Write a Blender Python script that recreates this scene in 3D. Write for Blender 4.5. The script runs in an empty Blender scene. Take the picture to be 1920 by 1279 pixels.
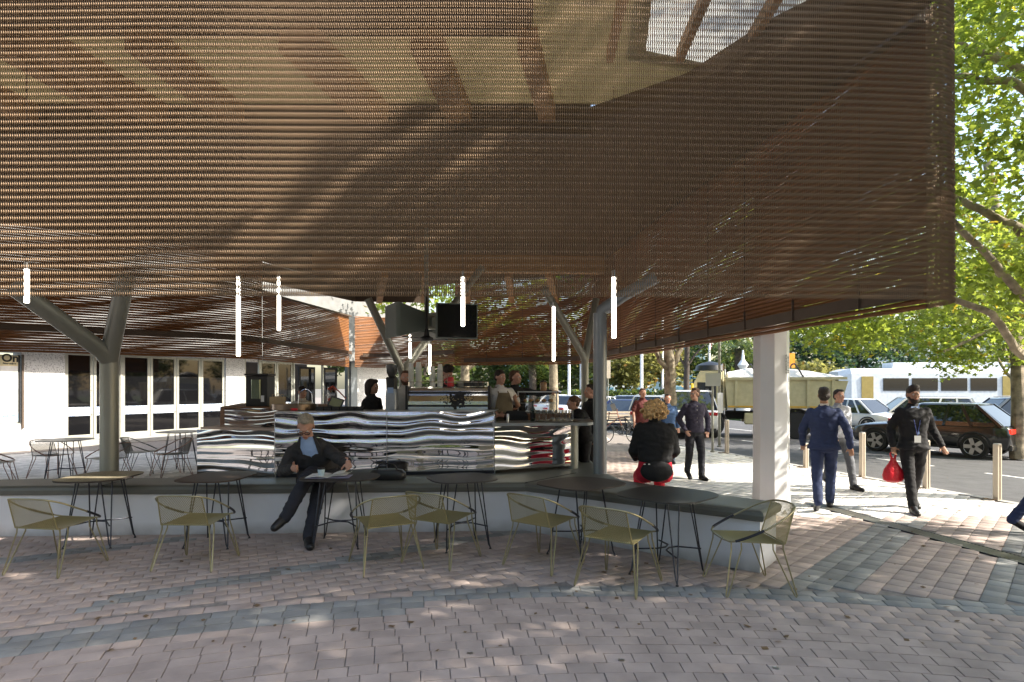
import bpy, bmesh, math, random
import numpy as np
from mathutils import Vector, Matrix, Euler
R = math.radians
random.seed(7); np.random.seed(7)
scene = bpy.context.scene
COL = scene.collection
F = 1150.0            # focal length in photo pixels (1920 wide)
EYE = 1.8; HOR = 728.0
# ---------------- camera, world, sun, exposure ----------------
cd = bpy.data.cameras.new("camera"); cam = bpy.data.objects.new("camera", cd); COL.objects.link(cam)
cam.location = (0, 0, EYE); cam.rotation_euler = (R(90), 0, 0)
cd.sensor_width = 36; cd.lens = 36*F/1920; cd.shift_y = (HOR-639.5)/1920
cd.clip_start = 0.05; cd.clip_end = 3000
scene.camera = cam
SUN = Vector((0.955*math.cos(R(38)), -0.297*math.cos(R(38)), math.sin(R(38)))).normalized()
w = bpy.data.worlds.new("World"); scene.world = w; w.use_nodes = True
nt = w.node_tree; bg = nt.nodes["Background"]
sky = nt.nodes.new("ShaderNodeTexSky"); sky.sky_type = 'NISHITA'; sky.sun_disc = False
sky.sun_elevation = R(38); sky.sun_rotation = math.atan2(SUN.x, SUN.y)
sky.air_density = 1.3; sky.dust_density = 2.6; sky.ozone_density = .6
nt.links.new(sky.outputs[0], bg.inputs[0]); bg.inputs[1].default_value = 0.15
sl = bpy.data.lights.new("sun", 'SUN'); sun = bpy.data.objects.new("sun", sl); COL.objects.link(sun)
sl.energy = 4.3; sl.angle = R(0.55); sl.color = (1.0, 0.93, 0.82)
sun.rotation_euler = SUN.to_track_quat('Z', 'Y').to_euler(); sun.location = SUN*60
scene.view_settings.view_transform = 'Standard'; scene.view_settings.look = 'None'
scene.view_settings.exposure = 1.42; scene.view_settings.gamma = 1
scene.view_settings.use_curve_mapping = False
scene.cycles.max_bounces = 10; scene.cycles.transparent_max_bounces = 16
scene.cycles.diffuse_bounces = 5

def W(px, py, Z):      # photo pixel at a depth -> world point
    return Vector(((px-960)/F*Z, Z, EYE-(py-HOR)/F*Z))
def G(px, py, h=0.0):  # photo pixel on the horizontal plane of height h -> world point
    Z = F*(EYE-h)/(py-HOR)
    return Vector(((px-960)/F*Z, Z, h))

# ---------------- materials ----------------
MATS = {}
def M(name, col=(.5,.5,.5), rough=.6, metal=0, var=.12, vs=6, bump=0, bs=60, spec=.5, emit=None, estr=1, coat=0, stretch=(1,1,1), dirt=0):
    if name in MATS: return MATS[name]
    m = bpy.data.materials.new(name); m.use_nodes = True; MATS[name] = m
    n = m.node_tree; L = n.links; b = n.nodes["Principled BSDF"]
    b.inputs["Roughness"].default_value = rough; b.inputs["Metallic"].default_value = metal
    b.inputs["Specular IOR Level"].default_value = spec
    b.inputs["Coat Weight"].default_value = coat; b.inputs["Coat Roughness"].default_value = .05
    g = n.nodes.new("ShaderNodeNewGeometry"); mp = n.nodes.new("ShaderNodeMapping")
    L.new(g.outputs["Position"], mp.inputs[0]); mp.inputs["Scale"].default_value = stretch
    if var:
        t = n.nodes.new("ShaderNodeTexNoise"); t.inputs["Scale"].default_value = vs; t.inputs["Detail"].default_value = 5
        L.new(mp.outputs[0], t.inputs["Vector"])
        r = n.nodes.new("ShaderNodeMapRange"); r.inputs[1].default_value=.25; r.inputs[2].default_value=.75
        r.inputs[3].default_value = 1-var; r.inputs[4].default_value = 1+var
        L.new(t.outputs[0], r.inputs[0])
        x = n.nodes.new("ShaderNodeVectorMath"); x.operation = 'SCALE'; x.inputs[0].default_value = col
        L.new(r.outputs[0], x.inputs["Scale"]); L.new(x.outputs[0], b.inputs["Base Color"])
    else: b.inputs["Base Color"].default_value = (*col, 1)
    if bump:
        t2 = n.nodes.new("ShaderNodeTexNoise"); t2.inputs["Scale"].default_value = bs; t2.inputs["Detail"].default_value = 6
        L.new(mp.outputs[0], t2.inputs["Vector"])
        bm_ = n.nodes.new("ShaderNodeBump"); bm_.inputs["Strength"].default_value = bump; bm_.inputs["Distance"].default_value = .02
        L.new(t2.outputs[0], bm_.inputs["Height"]); L.new(bm_.outputs[0], b.inputs["Normal"])
    if emit:
        b.inputs["Emission Color"].default_value = (*emit, 1); b.inputs["Emission Strength"].default_value = estr
    return m
def nodes(m): return m.node_tree.nodes, m.node_tree.links, m.node_tree.nodes["Principled BSDF"]

def island_var(m, lo=.75, hi=1.25, tint=None):
    """multiply the base colour per loose piece"""
    n, L, b = nodes(m); g = n.new("ShaderNodeNewGeometry")
    r = n.new("ShaderNodeMapRange"); r.inputs[3].default_value = lo; r.inputs[4].default_value = hi
    L.new(g.outputs["Random Per Island"], r.inputs[0])
    x = n.new("ShaderNodeVectorMath"); x.operation = 'SCALE'
    src = b.inputs["Base Color"].links[0].from_socket if b.inputs["Base Color"].links else None
    if src: L.new(src, x.inputs[0])
    else: x.inputs[0].default_value = b.inputs["Base Color"].default_value[:3]
    L.new(r.outputs[0], x.inputs["Scale"]); L.new(x.outputs[0], b.inputs["Base Color"])

def speckled(m, c1, c2, scale=120, lo=.45, hi=.6):
    n, L, b = nodes(m); g = n.new("ShaderNodeNewGeometry"); t = n.new("ShaderNodeTexNoise")
    t.inputs["Scale"].default_value = scale; t.inputs["Detail"].default_value = 2
    L.new(g.outputs["Position"], t.inputs["Vector"])
    cr = n.new("ShaderNodeValToRGB"); cr.color_ramp.elements[0].position = lo; cr.color_ramp.elements[1].position = hi
    cr.color_ramp.elements[0].color = (*c1, 1); cr.color_ramp.elements[1].color = (*c2, 1)
    L.new(t.outputs[0], cr.inputs[0]); L.new(cr.outputs[0], b.inputs["Base Color"])

def leafmat(name, col, trans):
    m = bpy.data.materials.new(name); m.use_nodes = True; MATS[name] = m
    n = m.node_tree.nodes; L = m.node_tree.links; b = n["Principled BSDF"]; out = n["Material Output"]
    g = n.new("ShaderNodeNewGeometry")
    def scaled(c, lo, hi):
        r = n.new("ShaderNodeMapRange"); r.inputs[3].default_value = lo; r.inputs[4].default_value = hi
        L.new(g.outputs["Random Per Island"], r.inputs[0])
        x = n.new("ShaderNodeVectorMath"); x.operation = 'SCALE'; x.inputs[0].default_value = c
        L.new(r.outputs[0], x.inputs["Scale"])
        cr = n.new("ShaderNodeValToRGB"); cr.color_ramp.interpolation = 'CONSTANT'; e_ = cr.color_ramp.elements; e_[0].color = (0,0,0,1); e_[1].position = .975; e_[1].color = (1,1,1,1)
        L.new(g.outputs["Random Per Island"], cr.inputs[0]); mxx = n.new("ShaderNodeMix"); mxx.data_type = 'RGBA'
        L.new(cr.outputs[0], mxx.inputs[0]); L.new(x.outputs[0], mxx.inputs[6]); mxx.inputs[7].default_value = (c[0]*1.6+.03, c[1]*1.0, c[2]*.7, 1); return mxx.outputs[2]
    L.new(scaled(col, .55, 1.4), b.inputs["Base Color"]); b.inputs["Roughness"].default_value = .42
    t = n.new("ShaderNodeBsdfTranslucent"); L.new(scaled(trans, .6, 1.35), t.inputs[0])
    mx = n.new("ShaderNodeMixShader"); mx.inputs[0].default_value = .5
    L.new(b.outputs[0], mx.inputs[1]); L.new(t.outputs[0], mx.inputs[2]); L.new(mx.outputs[0], out.inputs[0])
    return m

def base_dirt(m, h, col=(.12,.10,.08), amt=.75):
    """splash dirt and scuffs near the foot of a wall, with an uneven upper edge"""
    n, L, b = nodes(m); g = n.new("ShaderNodeNewGeometry"); s = n.new("ShaderNodeSeparateXYZ"); L.new(g.outputs["Position"], s.inputs[0])
    t = n.new("ShaderNodeTexNoise"); t.inputs["Scale"].default_value = 5; t.inputs["Detail"].default_value = 8; L.new(g.outputs["Position"], t.inputs["Vector"])
    r = n.new("ShaderNodeMapRange"); r.inputs[1].default_value = 0; r.inputs[2].default_value = h; r.inputs[3].default_value = .62; r.inputs[4].default_value = 0; L.new(s.outputs["Z"], r.inputs[0])
    a = n.new("ShaderNodeMath"); a.operation = 'MULTIPLY'; L.new(r.outputs[0], a.inputs[0]); L.new(t.outputs[0], a.inputs[1])
    q = n.new("ShaderNodeMath"); q.operation = 'MULTIPLY'; q.use_clamp = True; L.new(a.outputs[0], q.inputs[0]); q.inputs[1].default_value = amt*2.2
    mx = n.new("ShaderNodeMix"); mx.data_type = 'RGBA'; L.new(q.outputs[0], mx.inputs[0]); src = b.inputs["Base Color"].links[0].from_socket; L.new(src, mx.inputs[6]); mx.inputs[7].default_value = (*col,1); L.new(mx.outputs[2], b.inputs["Base Color"])
# ---------------- mesh building ----------------
def frame_of(d):
    d = d.normalized(); u = Vector((0,0,1)) if abs(d.z) < .95 else Vector((1,0,0))
    a = d.cross(u).normalized(); return a, d.cross(a).normalized()
class MB:
    def __init__(s): s.v = []; s.f = []
    def add(s, v, f):
        o = len(s.v); s.v += [tuple(p) for p in v]; s.f += [tuple(i+o for i in q) for q in f]; return s
    def box(s, c, d, rz=0, rx=0, ry=0, taper=1):
        h = [x/2 for x in d]; e = Euler((rx, ry, rz)).to_matrix(); c = Vector(c); vs = []
        for z in (-1, 1):
            k = taper if z > 0 else 1
            for x, y in ((-1,-1),(1,-1),(1,1),(-1,1)): vs.append(c + e @ Vector((x*h[0]*k, y*h[1]*k, z*h[2])))
        return s.add(vs, [(3,2,1,0),(4,5,6,7),(0,1,5,4),(1,2,6,5),(2,3,7,6),(3,0,4,7)])
    def bar(s, a, b, w, h=None, up=(0,0,1)):
        a = Vector(a); b = Vector(b); h = h or w; d = (b-a).normalized(); u = Vector(up)
        if abs(d.dot(u)) > .98: u = Vector((0,1,0))
        x = d.cross(u).normalized()*w/2; y = x.cross(d).normalized()*h/2
        vs = [p + q for p in (a, b) for q in (-x-y, x-y, x+y, -x+y)]
        return s.add(vs, [(3,2,1,0),(4,5,6,7),(0,1,5,4),(1,2,6,5),(2,3,7,6),(3,0,4,7)])
    def tube(s, pts, r, n=8, closed=False, cap=True):
        pts = [Vector(p) for p in pts]; N = len(pts); rr = r if isinstance(r, (list, tuple)) else [r]*N
        vs = []; fs = []; a = None
        for i, p in enumerate(pts):
            if closed: d = pts[(i+1) % N] - pts[i-1]
            else: d = pts[min(i+1, N-1)] - pts[max(i-1, 0)]
            if d.length < 1e-9: d = Vector((0,0,1))
            d.normalize()
            if a is None: a, b = frame_of(d)
            else:
                a = a - d*a.dot(d)
                if a.length < 1e-6: a, b = frame_of(d)
                a.normalize(); b = d.cross(a).normalized()
            for k in range(n):
                t = 2*math.pi*k/n; vs.append(p + (a*math.cos(t) + b*math.sin(t))*rr[i])
        for i in range(N if closed else N-1):
            j = (i+1) % N
            for k in range(n): fs.append((i*n+k, i*n+(k+1)%n, j*n+(k+1)%n, j*n+k))
        if cap and not closed: fs += [tuple(range(n))[::-1], tuple(range((N-1)*n, N*n))]
        return s.add(vs, fs)
    def cyl(s, c, r, h, n=16, r2=None):
        c = Vector(c); return s.tube([c, c+Vector((0,0,h))], [r, r if r2 is None else r2], n)
    def lathe(s, prof, c=(0,0,0), n=20, cap=True):
        c = Vector(c); vs = []; fs = []; N = len(prof)
        for r, z in prof:
            for k in range(n): vs.append(c + Vector((r*math.cos(2*math.pi*k/n), r*math.sin(2*math.pi*k/n), z)))
        for i in range(N-1):
            for k in range(n): fs.append((i*n+k, i*n+(k+1)%n, (i+1)*n+(k+1)%n, (i+1)*n+k))
        if cap: fs += [tuple(range(n))[::-1], tuple(range((N-1)*n, N*n))]
        return s.add(vs, fs)
    def ell(s, c, r, n=12, m=8, rot=None):
        c = Vector(c); r = (r, r, r) if not hasattr(r, '__len__') else r; vs = [Vector((0,0,-r[2]))]; fs = []
        for i in range(1, m):
            p = -math.pi/2 + math.pi*i/m
            for k in range(n):
                t = 2*math.pi*k/n; vs.append(Vector((r[0]*math.cos(p)*math.cos(t), r[1]*math.cos(p)*math.sin(t), r[2]*math.sin(p))))
        vs.append(Vector((0,0,r[2])))
        for k in range(n): fs.append((0, 1+(k+1)%n, 1+k)); fs.append((len(vs)-1, 1+(m-2)*n+k, 1+(m-2)*n+(k+1)%n))
        for i in range(m-2):
            for k in range(n): fs.append((1+i*n+k, 1+i*n+(k+1)%n, 1+(i+1)*n+(k+1)%n, 1+(i+1)*n+k))
        if rot is not None: vs = [rot @ v for v in vs]
        return s.add([c+v for v in vs], fs)
    def caps(s, a, b, r1, r2, n=12):
        a = Vector(a); b = Vector(b); d = b-a
        if d.length < 1e-5: return s.ell(a, r1, n)
        d.normalize(); pts = []; rr = []
        for t in (-90,-60,-30,0): pts.append(a + d*r1*math.sin(R(t))); rr.append(max(r1*math.cos(R(t)), 1e-4))
        for t in (0,30,60,90): pts.append(b + d*r2*math.sin(R(t))); rr.append(max(r2*math.cos(R(t)), 1e-4))
        return s.tube(pts, rr, n)
    def rings(s, rs, cap=True, close=False):
        n = len(rs[0]); vs = [p for r in rs for p in r]; fs = []
        for i in range(len(rs)-1 + (1 if close else 0)):
            j = (i+1) % len(rs)
            for k in range(n): fs.append((i*n+k, i*n+(k+1)%n, j*n+(k+1)%n, j*n+k))
        if cap and not close: fs += [tuple(range(n))[::-1], tuple(range((len(rs)-1)*n, len(rs)*n))]
        return s.add(vs, fs)
    def prism(s, poly, z0, z1):
        n = len(poly); vs = [(x, y, z0) for x, y in poly] + [(x, y, z1) for x, y in poly]
        fs = [tuple(range(n))[::-1], tuple(range(n, 2*n))] + [(i, (i+1)%n, (i+1)%n+n, i+n) for i in range(n)]
        return s.add(vs, fs)
    def mesh(s, name, smooth=False, ang=None):
        me = bpy.data.meshes.new(name); me.from_pydata(s.v, [], s.f); me.update()
        if smooth:
            me.polygons.foreach_set("use_smooth", [True]*len(me.polygons))
            if ang: 
                try: me.set_sharp_from_angle(angle=R(ang))
                except Exception: pass
        return me
    def build(s, name, mat, parent=None, smooth=False, ang=40, world=False, bevel=0):
        vs = s.v
        if world and parent is not None:
            mi = parent.matrix_basis.inverted(); s.v = [tuple(mi @ Vector(p)) for p in vs]
        me = s.mesh(name, smooth, ang); o = link(name, me, mat, parent)
        if bevel:
            bm = bmesh.new(); bm.from_mesh(me); bmesh.ops.recalc_face_normals(bm, faces=bm.faces)
            bmesh.ops.bevel(bm, geom=[e for e in bm.edges if len(e.link_faces)==2 and e.calc_face_angle(0) > .5], offset=bevel, segments=2, affect='EDGES', profile=.5)
            bm.to_mesh(me); bm.free()
        return o
def link(name, me, mat, parent=None):
    o = bpy.data.objects.new(name, me); COL.objects.link(o)
    if mat is not None and len(me.materials) == 0: me.materials.append(mat)
    if parent is not None: o.parent = parent
    return o
def tag(o, label=None, cat=None, group=None, kind=None):
    if label: o['label'] = label
    if cat: o['category'] = cat
    if group: o['group'] = group
    if kind: o['kind'] = kind
    return o
def thing(name, label, cat, loc=(0,0,0), rz=0, group=None):
    o = bpy.data.objects.new(name, None); COL.objects.link(o); o.empty_display_size = .1
    o.location = loc; o.rotation_euler = (0, 0, rz)
    o.matrix_basis = Matrix.Translation(Vector(loc)) @ Matrix.Rotation(rz, 4, 'Z')
    return tag(o, label, cat, group)
CH = {}
def kids(o): return list(o.children)
def dup(root, loc, rz, label, group=None):
    def cp(o, par):
        c = o.copy(); COL.objects.link(c)
        if par is not None: c.parent = par
        return c
    r = cp(root, None); r.location = loc; r.rotation_euler = (0, 0, rz); r['label'] = label
    if group: r['group'] = group
    for ch in kids(root):
        c = cp(ch, r)
        for g in kids(ch): cp(g, c)
    return r
def fast_mesh(name, V, Fc, n, mat, parent=None, smooth=False):
    """V (k,3) array, Fc (m,n) array of n-gon indices"""
    me = bpy.data.meshes.new(name); me.vertices.add(len(V)); me.vertices.foreach_set("co", np.asarray(V, np.float32).ravel())
    m = len(Fc); me.loops.add(m*n); me.loops.foreach_set("vertex_index", np.asarray(Fc, np.int32).ravel())
    me.polygons.add(m); me.polygons.foreach_set("loop_start", np.arange(0, m*n, n, dtype=np.int32))
    try: me.polygons.foreach_set("loop_total", np.full(m, n, np.int32))
    except Exception: pass
    if smooth: me.polygons.foreach_set("use_smooth", np.ones(m, bool))
    me.update(calc_edges=True); return link(name, me, mat, parent)
def text_mesh(txt, size, depth=.002, bold=False):
    c = bpy.data.curves.new("t", 'FONT'); c.body = txt; c.size = size; c.extrude = depth; c.align_x = 'LEFT'
    if bold: c.offset = size*.03
    o = bpy.data.objects.new("t", c); COL.objects.link(o); dg = bpy.context.evaluated_depsgraph_get()
    me = bpy.data.meshes.new_from_object(o.evaluated_get(dg)); bpy.data.objects.remove(o); me.materials.clear(); return me
def catmull(pts, k=8, closed=False):
    pts = [Vector(p) for p in pts]; out = []; n = len(pts)
    for i in range(n if closed else n-1):
        g = lambda j: pts[j % n] if closed else pts[max(0, min(n-1, j))]
        p0, p1, p2, p3 = g(i-1), g(i), g(i+1), g(i+2)
        for t in range(k):
            t /= k; out.append(.5*((2*p1) + (p2-p0)*t + (2*p0-5*p1+4*p2-p3)*t*t + (3*p1-p0-3*p2+p3)*t**3))
    if not closed: out.append(pts[-1])
    return out
# shared materials
M('brick', (.40,.322,.285), .85, var=.22, vs=3.5, bump=.3, bs=140); island_var(MATS['brick'], .92, 1.09)
M('brick_dark', (.255,.252,.242), .8, var=.22, vs=4, bump=.3, bs=140); island_var(MATS['brick_dark'], .8, 1.2)
M('brick_pale', (.62,.60,.56), .85, var=.15, vs=7, bump=.3, bs=120); island_var(MATS['brick_pale'], .8, 1.2)
M('mortar', (.24,.21,.19), .95, var=.3, vs=20)
M('asphalt', (.085,.085,.088), .9, var=.25, vs=3, bump=.4, bs=200)
M('concrete', (.38,.37,.35), .85, var=.15, vs=2, bump=.15, bs=80)
M('steel_grey', (.28,.285,.25), .38, .35, var=.06, vs=3)
M('steel_cool', (.23,.25,.27), .35, .4, var=.06, vs=3)
M('olive_metal', (.30,.255,.115), .42, .35, var=.05)
M('olive_wire', (.32,.285,.165), .32, .6, var=.05)
M('dark_metal', (.028,.030,.042), .38, .5, var=.08)
M('table_top', (.045,.037,.032), .5, .0, spec=.3, var=.15, vs=14)
M('table_pale', (.30,.32,.35), .35, .2, var=.08)
M('bench_white', (.66,.67,.71), .6, var=.11, vs=1.6, bump=.05)
M('cushion', (.120,.122,.105), .48, var=.07, vs=5, bump=.08, bs=220)
M('bronze', (.275,.180,.105), .40, .35, var=.15, vs=1.4); 
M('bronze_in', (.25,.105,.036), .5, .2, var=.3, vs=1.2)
M('rail_brown', (.10,.07,.05), .5, .2)
M('timber', (.42,.23,.10), .6, var=.25, vs=4, stretch=(1,1,8))
M('ceiling', (.15,.095,.055), .8)
M('white_paint', (.74,.75,.77), .35, var=.08, vs=1.5, coat=.2)
M('black', (.012,.012,.013), .4); M('black_matte', (.018,.018,.02), .8)
M('chrome', (.75,.76,.78), .12, 1, var=.03); M('brushed', (.55,.56,.57), .3, 1, var=.05)
M('glass_dark', (.006,.006,.007), .03, 0, var=0, spec=.45)
M('skin', (.50,.27,.19), .5, var=.08, vs=30); M('skin_tan', (.36,.19,.12), .5, var=.08, vs=30)
M('tyre', (.02,.02,.021), .85); M('rim', (.38,.37,.36), .3, .8)
M('white_wall', (.60,.60,.59), .85, bump=.4, bs=90); speckled(MATS['white_wall'], (.36,.36,.37), (.68,.68,.68), 26, .38, .47)
M('door_frame', (.40,.40,.35), .45, .2, var=.05)
M('grass', (.07,.12,.03), .9, var=.5, vs=2, bump=.6, bs=50)
M('bark', (.25,.21,.15), .9, var=.65, vs=6, bump=.6, bs=18)
M('bark_dark', (.07,.055,.045), .9, var=.3, vs=5, bump=.6, bs=20)
leafmat('leaf', (.115,.17,.03), (.44,.54,.07)); leafmat('leaf_far', (.05,.085,.025), (.15,.20,.04))
leafmat('leaf_yellow', (.16,.16,.05), (.35,.34,.10)); leafmat('leaf_blue', (.035,.07,.045), (.06,.11,.05))
base_dirt(MATS['bench_white'], .16); base_dirt(MATS['white_paint'], .5, amt=.5); base_dirt(MATS['steel_grey'], .3)
# ---------------- ground, road, paving ----------------
def sheet(name, poly, z, mat, th=.0):
    b = MB()
    if th: b.prism(poly, z-th, z)
    else: b.add([(x, y, z) for x, y in poly], [tuple(range(len(poly)))])
    return tag(b.build(name, mat), kind='structure')
KA = Vector((8.12, 8.4)); KB = Vector((4.6, 22.0))      # street kerb line, seen from the plaza
kd = (KB-KA).normalized(); kn = Vector((kd.y, -kd.x))    # towards the street
def K(s, o): p = KA + kd*s + kn*o; return (p.x, p.y)
sheet('ground', [(-900,-900),(900,-900),(900,1500),(-900,1500)], -.30, M('ground_far', (.16,.15,.13), .9))
sheet('road', [K(-120,.16),K(-120,400),K(500,400),K(500,.16)], -.13, MATS['asphalt'])
kb = MB(); 
for i in range(-30, 60):
    a = K(i*1.0, 0); b_ = K(i*1.0+.985, 0); c = K(i*1.0+.985, .16); d = K(i*1.0, .16)
    kb.prism([a, b_, c, d], -.14, .004)
tag(kb.build('kerb', MATS['concrete']), kind='structure')
lm = MB()
for o, wd in ((3.9,.10),(7.4,.10)):
    for i in range(-12, 40): lm.prism([K(i*3, o), K(i*3+1.7, o), K(i*3+1.7, o+wd), K(i*3, o+wd)], -.129, -.126)
for o in (.75,): lm.prism([K(-40,o),K(90,o),K(90,o+.12),K(-40,o+.12)], -.129, -.126)
tag(lm.build('lane_marking', M('road_paint', (.7,.7,.68), .7)), kind='structure')
paving = tag(MB().add([(-40,-20,-.009),(K(-30,0)[0],K(-30,0)[1],-.014),(K(90,0)[0],K(90,0)[1],-.009),(-40,120,-.009)], [(0,1,2,3)]).build('paving', MATS['mortar']), kind='structure')
# bricks: three fields with their own course directions, dark bands between them
AC = Vector((.9,-5.4))   # centre of the concentric courses in front
RB = 11.05
DR = (Vector((5.04,7.53)), Vector((5.33,6.39)))
drain_a = Vector((4.70, 9.6)); drain_b = Vector((5.66, 4.9)); dd = (drain_b-drain_a).normalized(); dn = Vector((-dd.y, dd.x))
bricks = []   # (cx, cy, ang, len, wid, mat)
def far_enough(x, y): return y > 3.0 and abs(x) < .9*y+1.2
# front: concentric
cr = .142; L0 = .186
k = 0; r = 7.8 - .003
while r < RB+.001:
    off = (k % 2)*.5 + random.uniform(-.06, .06); n = int(2*math.pi*r/L0); 
    for i in range(n):
        t = 2*math.pi*(i+off)/n
        if not .6 < t < 2.6: continue
        x = AC.x + r*math.cos(t); y = AC.y + r*math.sin(t)
        if not far_enough(x, y): continue
        rr = r + (0 if x > -.8 else .31)
        dark = RB-.30 < rr+.001 < RB+.16
        m = 1 if dark else 0
        bricks.append((x, y, t+math.pi/2, L0-.006, cr-.006, m))
    r += cr; k += 1
Rtop = r - cr/2
# left/centre region beyond the arc
def band_dist(x, y, a, b):
    a = Vector(a); b = Vector(b); d = (b-a).normalized(); v = Vector((x,y))-a; return abs(v.x*d.y - v.y*d.x), v.dot(d), (b-a).length
a1 = R(24); e1 = Vector((math.cos(a1), math.sin(a1))); e2 = Vector((-e1.y, e1.x))
for j in range(-50, 160):
    for i in range(-110, 90):
        p = e1*(i*.186 + (j%2)*.093) + e2*(j*.142)
        x, y = p.x, p.y
        if not far_enough(x, y) or y > 17.5: continue
        if (p-AC).length < Rtop+.06 or y > 17.5: continue
        if x > 2.05 + (y-5)*.12 and y < 30: continue
        if x < -13.4 + (y-17)*.5: continue
        q, s_, l_ = band_dist(x, y, (-3.3,5.25), (-1.0,6.95)); m = 1 if (q < .13 and -.3 < s_ < l_+1.4) else 0
        q, s_, l_ = band_dist(x, y, (-5.4,6.3), (-3.9,7.4)); m = 1 if (q < .13 and -2 < s_ < l_) else m
        if y > 8.6: m = 2 if (x < -4) else m
        bricks.append((x, y, a1, .180, .136, m))
# right region: stack bond
a2 = R(47.5); f1 = Vector((math.cos(a2), math.sin(a2))); f2 = Vector((-f1.y, f1.x))
for j in range(-90, 160):
    for i in range(-30, 110):
        p = f1*(i*.20) + f2*(j*.17); x, y = p.x, p.y
        if not far_enough(x, y) or y > 19: continue
        if (p-AC).length < Rtop+.06 or x <= 2.05 + (y-5)*.12: continue
        v = p-drain_a
        side = v.dot(dn)
        if (Vector((x,y))-KA).dot(kn) > -.06: continue
        if side > -.02 and y < 9.8: pass
        m = 0
        if abs(side) < .14 and y < 9.7: continue
        if y > 8.6 and m == 0: m = 2
        if y < 8.3 and (j in (9,10,11) or (j in (1,2,3) and x > 4.0)): m = 1
        bricks.append((x, y, a2, .194, .164, m))
bb = {0: [], 1: [], 2: []}
bricks.sort(key=lambda t: t[0]**2 + t[1]**2)
def vis(t): return abs(t[0]) < .83*t[1]
vlist = [t for t in bricks if vis(t) and t[1] > 3.7]
near = vlist[:300]; ns = set(id(t) for t in near)
def brick_geo(c, hw, hl, z0=-.02):
    # chamfered block, top at z=0
    q = .003; P = []
    for (a, z) in ((0, z0), (0, -.002), (q, 0)):
        for sx, sy in ((-1,-1),(1,-1),(1,1),(-1,1)): P.append((sx*(hl-a), sy*(hw-a), z))
    Fq = [(8,9,10,11)]
    for L_ in (0, 4):
        for k in range(4): Fq.append((L_+k, L_+(k+1)%4, L_+4+(k+1)%4, L_+4+k))
    return P, Fq
protos = {}
names = ['brick','brick_dark','brick_pale']
for t in near:
    key = (round(t[3],3), round(t[4],3), t[5])
    if key not in protos:
        P, Fq = brick_geo(None, t[4]/2, t[3]/2); protos[key] = MB().add(P, Fq).mesh('brick')
        protos[key].materials.append(None)
    o = bpy.data.objects.new('brick', protos[key]); COL.objects.link(o); o.parent = paving
    o.location = (t[0], t[1], random.uniform(-.0025,.0025)); o.rotation_euler = (random.gauss(0,.004), random.gauss(0,.004), t[2]+random.gauss(0,.006))
# near bricks take a colour per object
def brick_obj_mat(src, rgb):
    m = MATS[src].copy(); n, L, b = nodes(m)
    oi = n.new("ShaderNodeObjectInfo"); r = n.new("ShaderNodeMapRange"); r.inputs[3].default_value=.92; r.inputs[4].default_value=1.09
    L.new(oi.outputs["Random"], r.inputs[0]); x = n.new("ShaderNodeVectorMath"); x.operation='SCALE'
    lk = b.inputs["Base Color"].links[0]; vm = lk.from_node      # the island scale node
    for l2 in list(vm.inputs["Scale"].links): L.remove(l2)
    L.new(r.outputs[0], vm.inputs["Scale"]); return m
om = [brick_obj_mat(nm, None) for nm in names]
for key, me in protos.items(): me.materials[0] = om[key[2]]
for m in (0,1,2):
    sel = [t for t in bricks if t[5] == m and id(t) not in ns]
    if not sel: continue
    V = []; Fc = []
    for t in sel:
        P, Fq = brick_geo(None, t[4]/2, t[3]/2); c, s_ = math.cos(t[2]+random.gauss(0,.006)), math.sin(t[2]); o = len(V); dz = random.uniform(-.003,.003)
        V += [(t[0]+x*c-y*s_, t[1]+x*s_+y*c, z+dz) for x, y, z in P]; Fc += [[i+o for i in q] for q in Fq]
    tag(fast_mesh(['paver_field','dark_paver_field','pale_paver_field'][m], V, Fc, 4, MATS[names[m]], paving), kind='stuff')
# drain channel with slotted grate
dg_ = thing('drain_grate', 'long slotted steel drain channel set flush in the paving on the right', 'drain', (drain_a.x, drain_a.y, 0))
fr = MB()
for s_ in (-.125, .125): fr.bar((drain_a.x+dn.x*s_, drain_a.y+dn.y*s_, -.006), (drain_b.x+dn.x*s_, drain_b.y+dn.y*s_, -.006), .02, .02)
fr.build('channel_frame', MATS['dark_metal'], dg_, world=True)
sl_ = MB(); Ld = (drain_b-drain_a).length
for i in range(int(Ld/.045)):
    c = drain_a + dd*(i*.045+.02); a = c + dn*.11 + dd*.02; b_ = c - dn*.11 - dd*.02
    sl_.bar((a.x,a.y,-.005),(b_.x,b_.y,-.005), .02, .016)
tag(sl_.build('slats', MATS['steel_grey'], dg_, world=True), kind='stuff')
# metal survey caps let into the pavers
for i, (px, py, lb) in enumerate([(882,1225,'small round metal cap let into the pavers left of the other one'),(1165,1238,'small round metal cap let into the pavers, lower and nearer the photo centre'),(1455,1253,'small round metal cap let into the pavers, furthest right')]):
    p = G(px, py); o = MB().lathe([(.022,-.02),(.022,.003),(.014,.005),(.010,.003),(.004,.003)], (p.x,p.y,0), 16).build('survey_cap', MATS['brushed']); tag(o, lb, 'metal cap', 'metal caps in the paving')
lf_ = MB(); rl_ = random.Random(5)
for i in range(170):
    y = 4.2 + 9*rl_.random()**1.5; x = rl_.uniform(-.75,.8)*y; s_ = rl_.uniform(.012,.035)
    if y > 6.9 and x < 2.3: continue
    lf_.box((x,y,.006+s_*.1),(s_*1.4,s_,.002),rz=rl_.uniform(0,3),rx=rl_.uniform(-.35,.35))
tag(lf_.build('fallen_leaves', M('dead_leaf',(.16,.10,.05),.8)), 'scattered small dead leaves and bits lying on the paving', 'leaves', kind='stuff')
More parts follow.
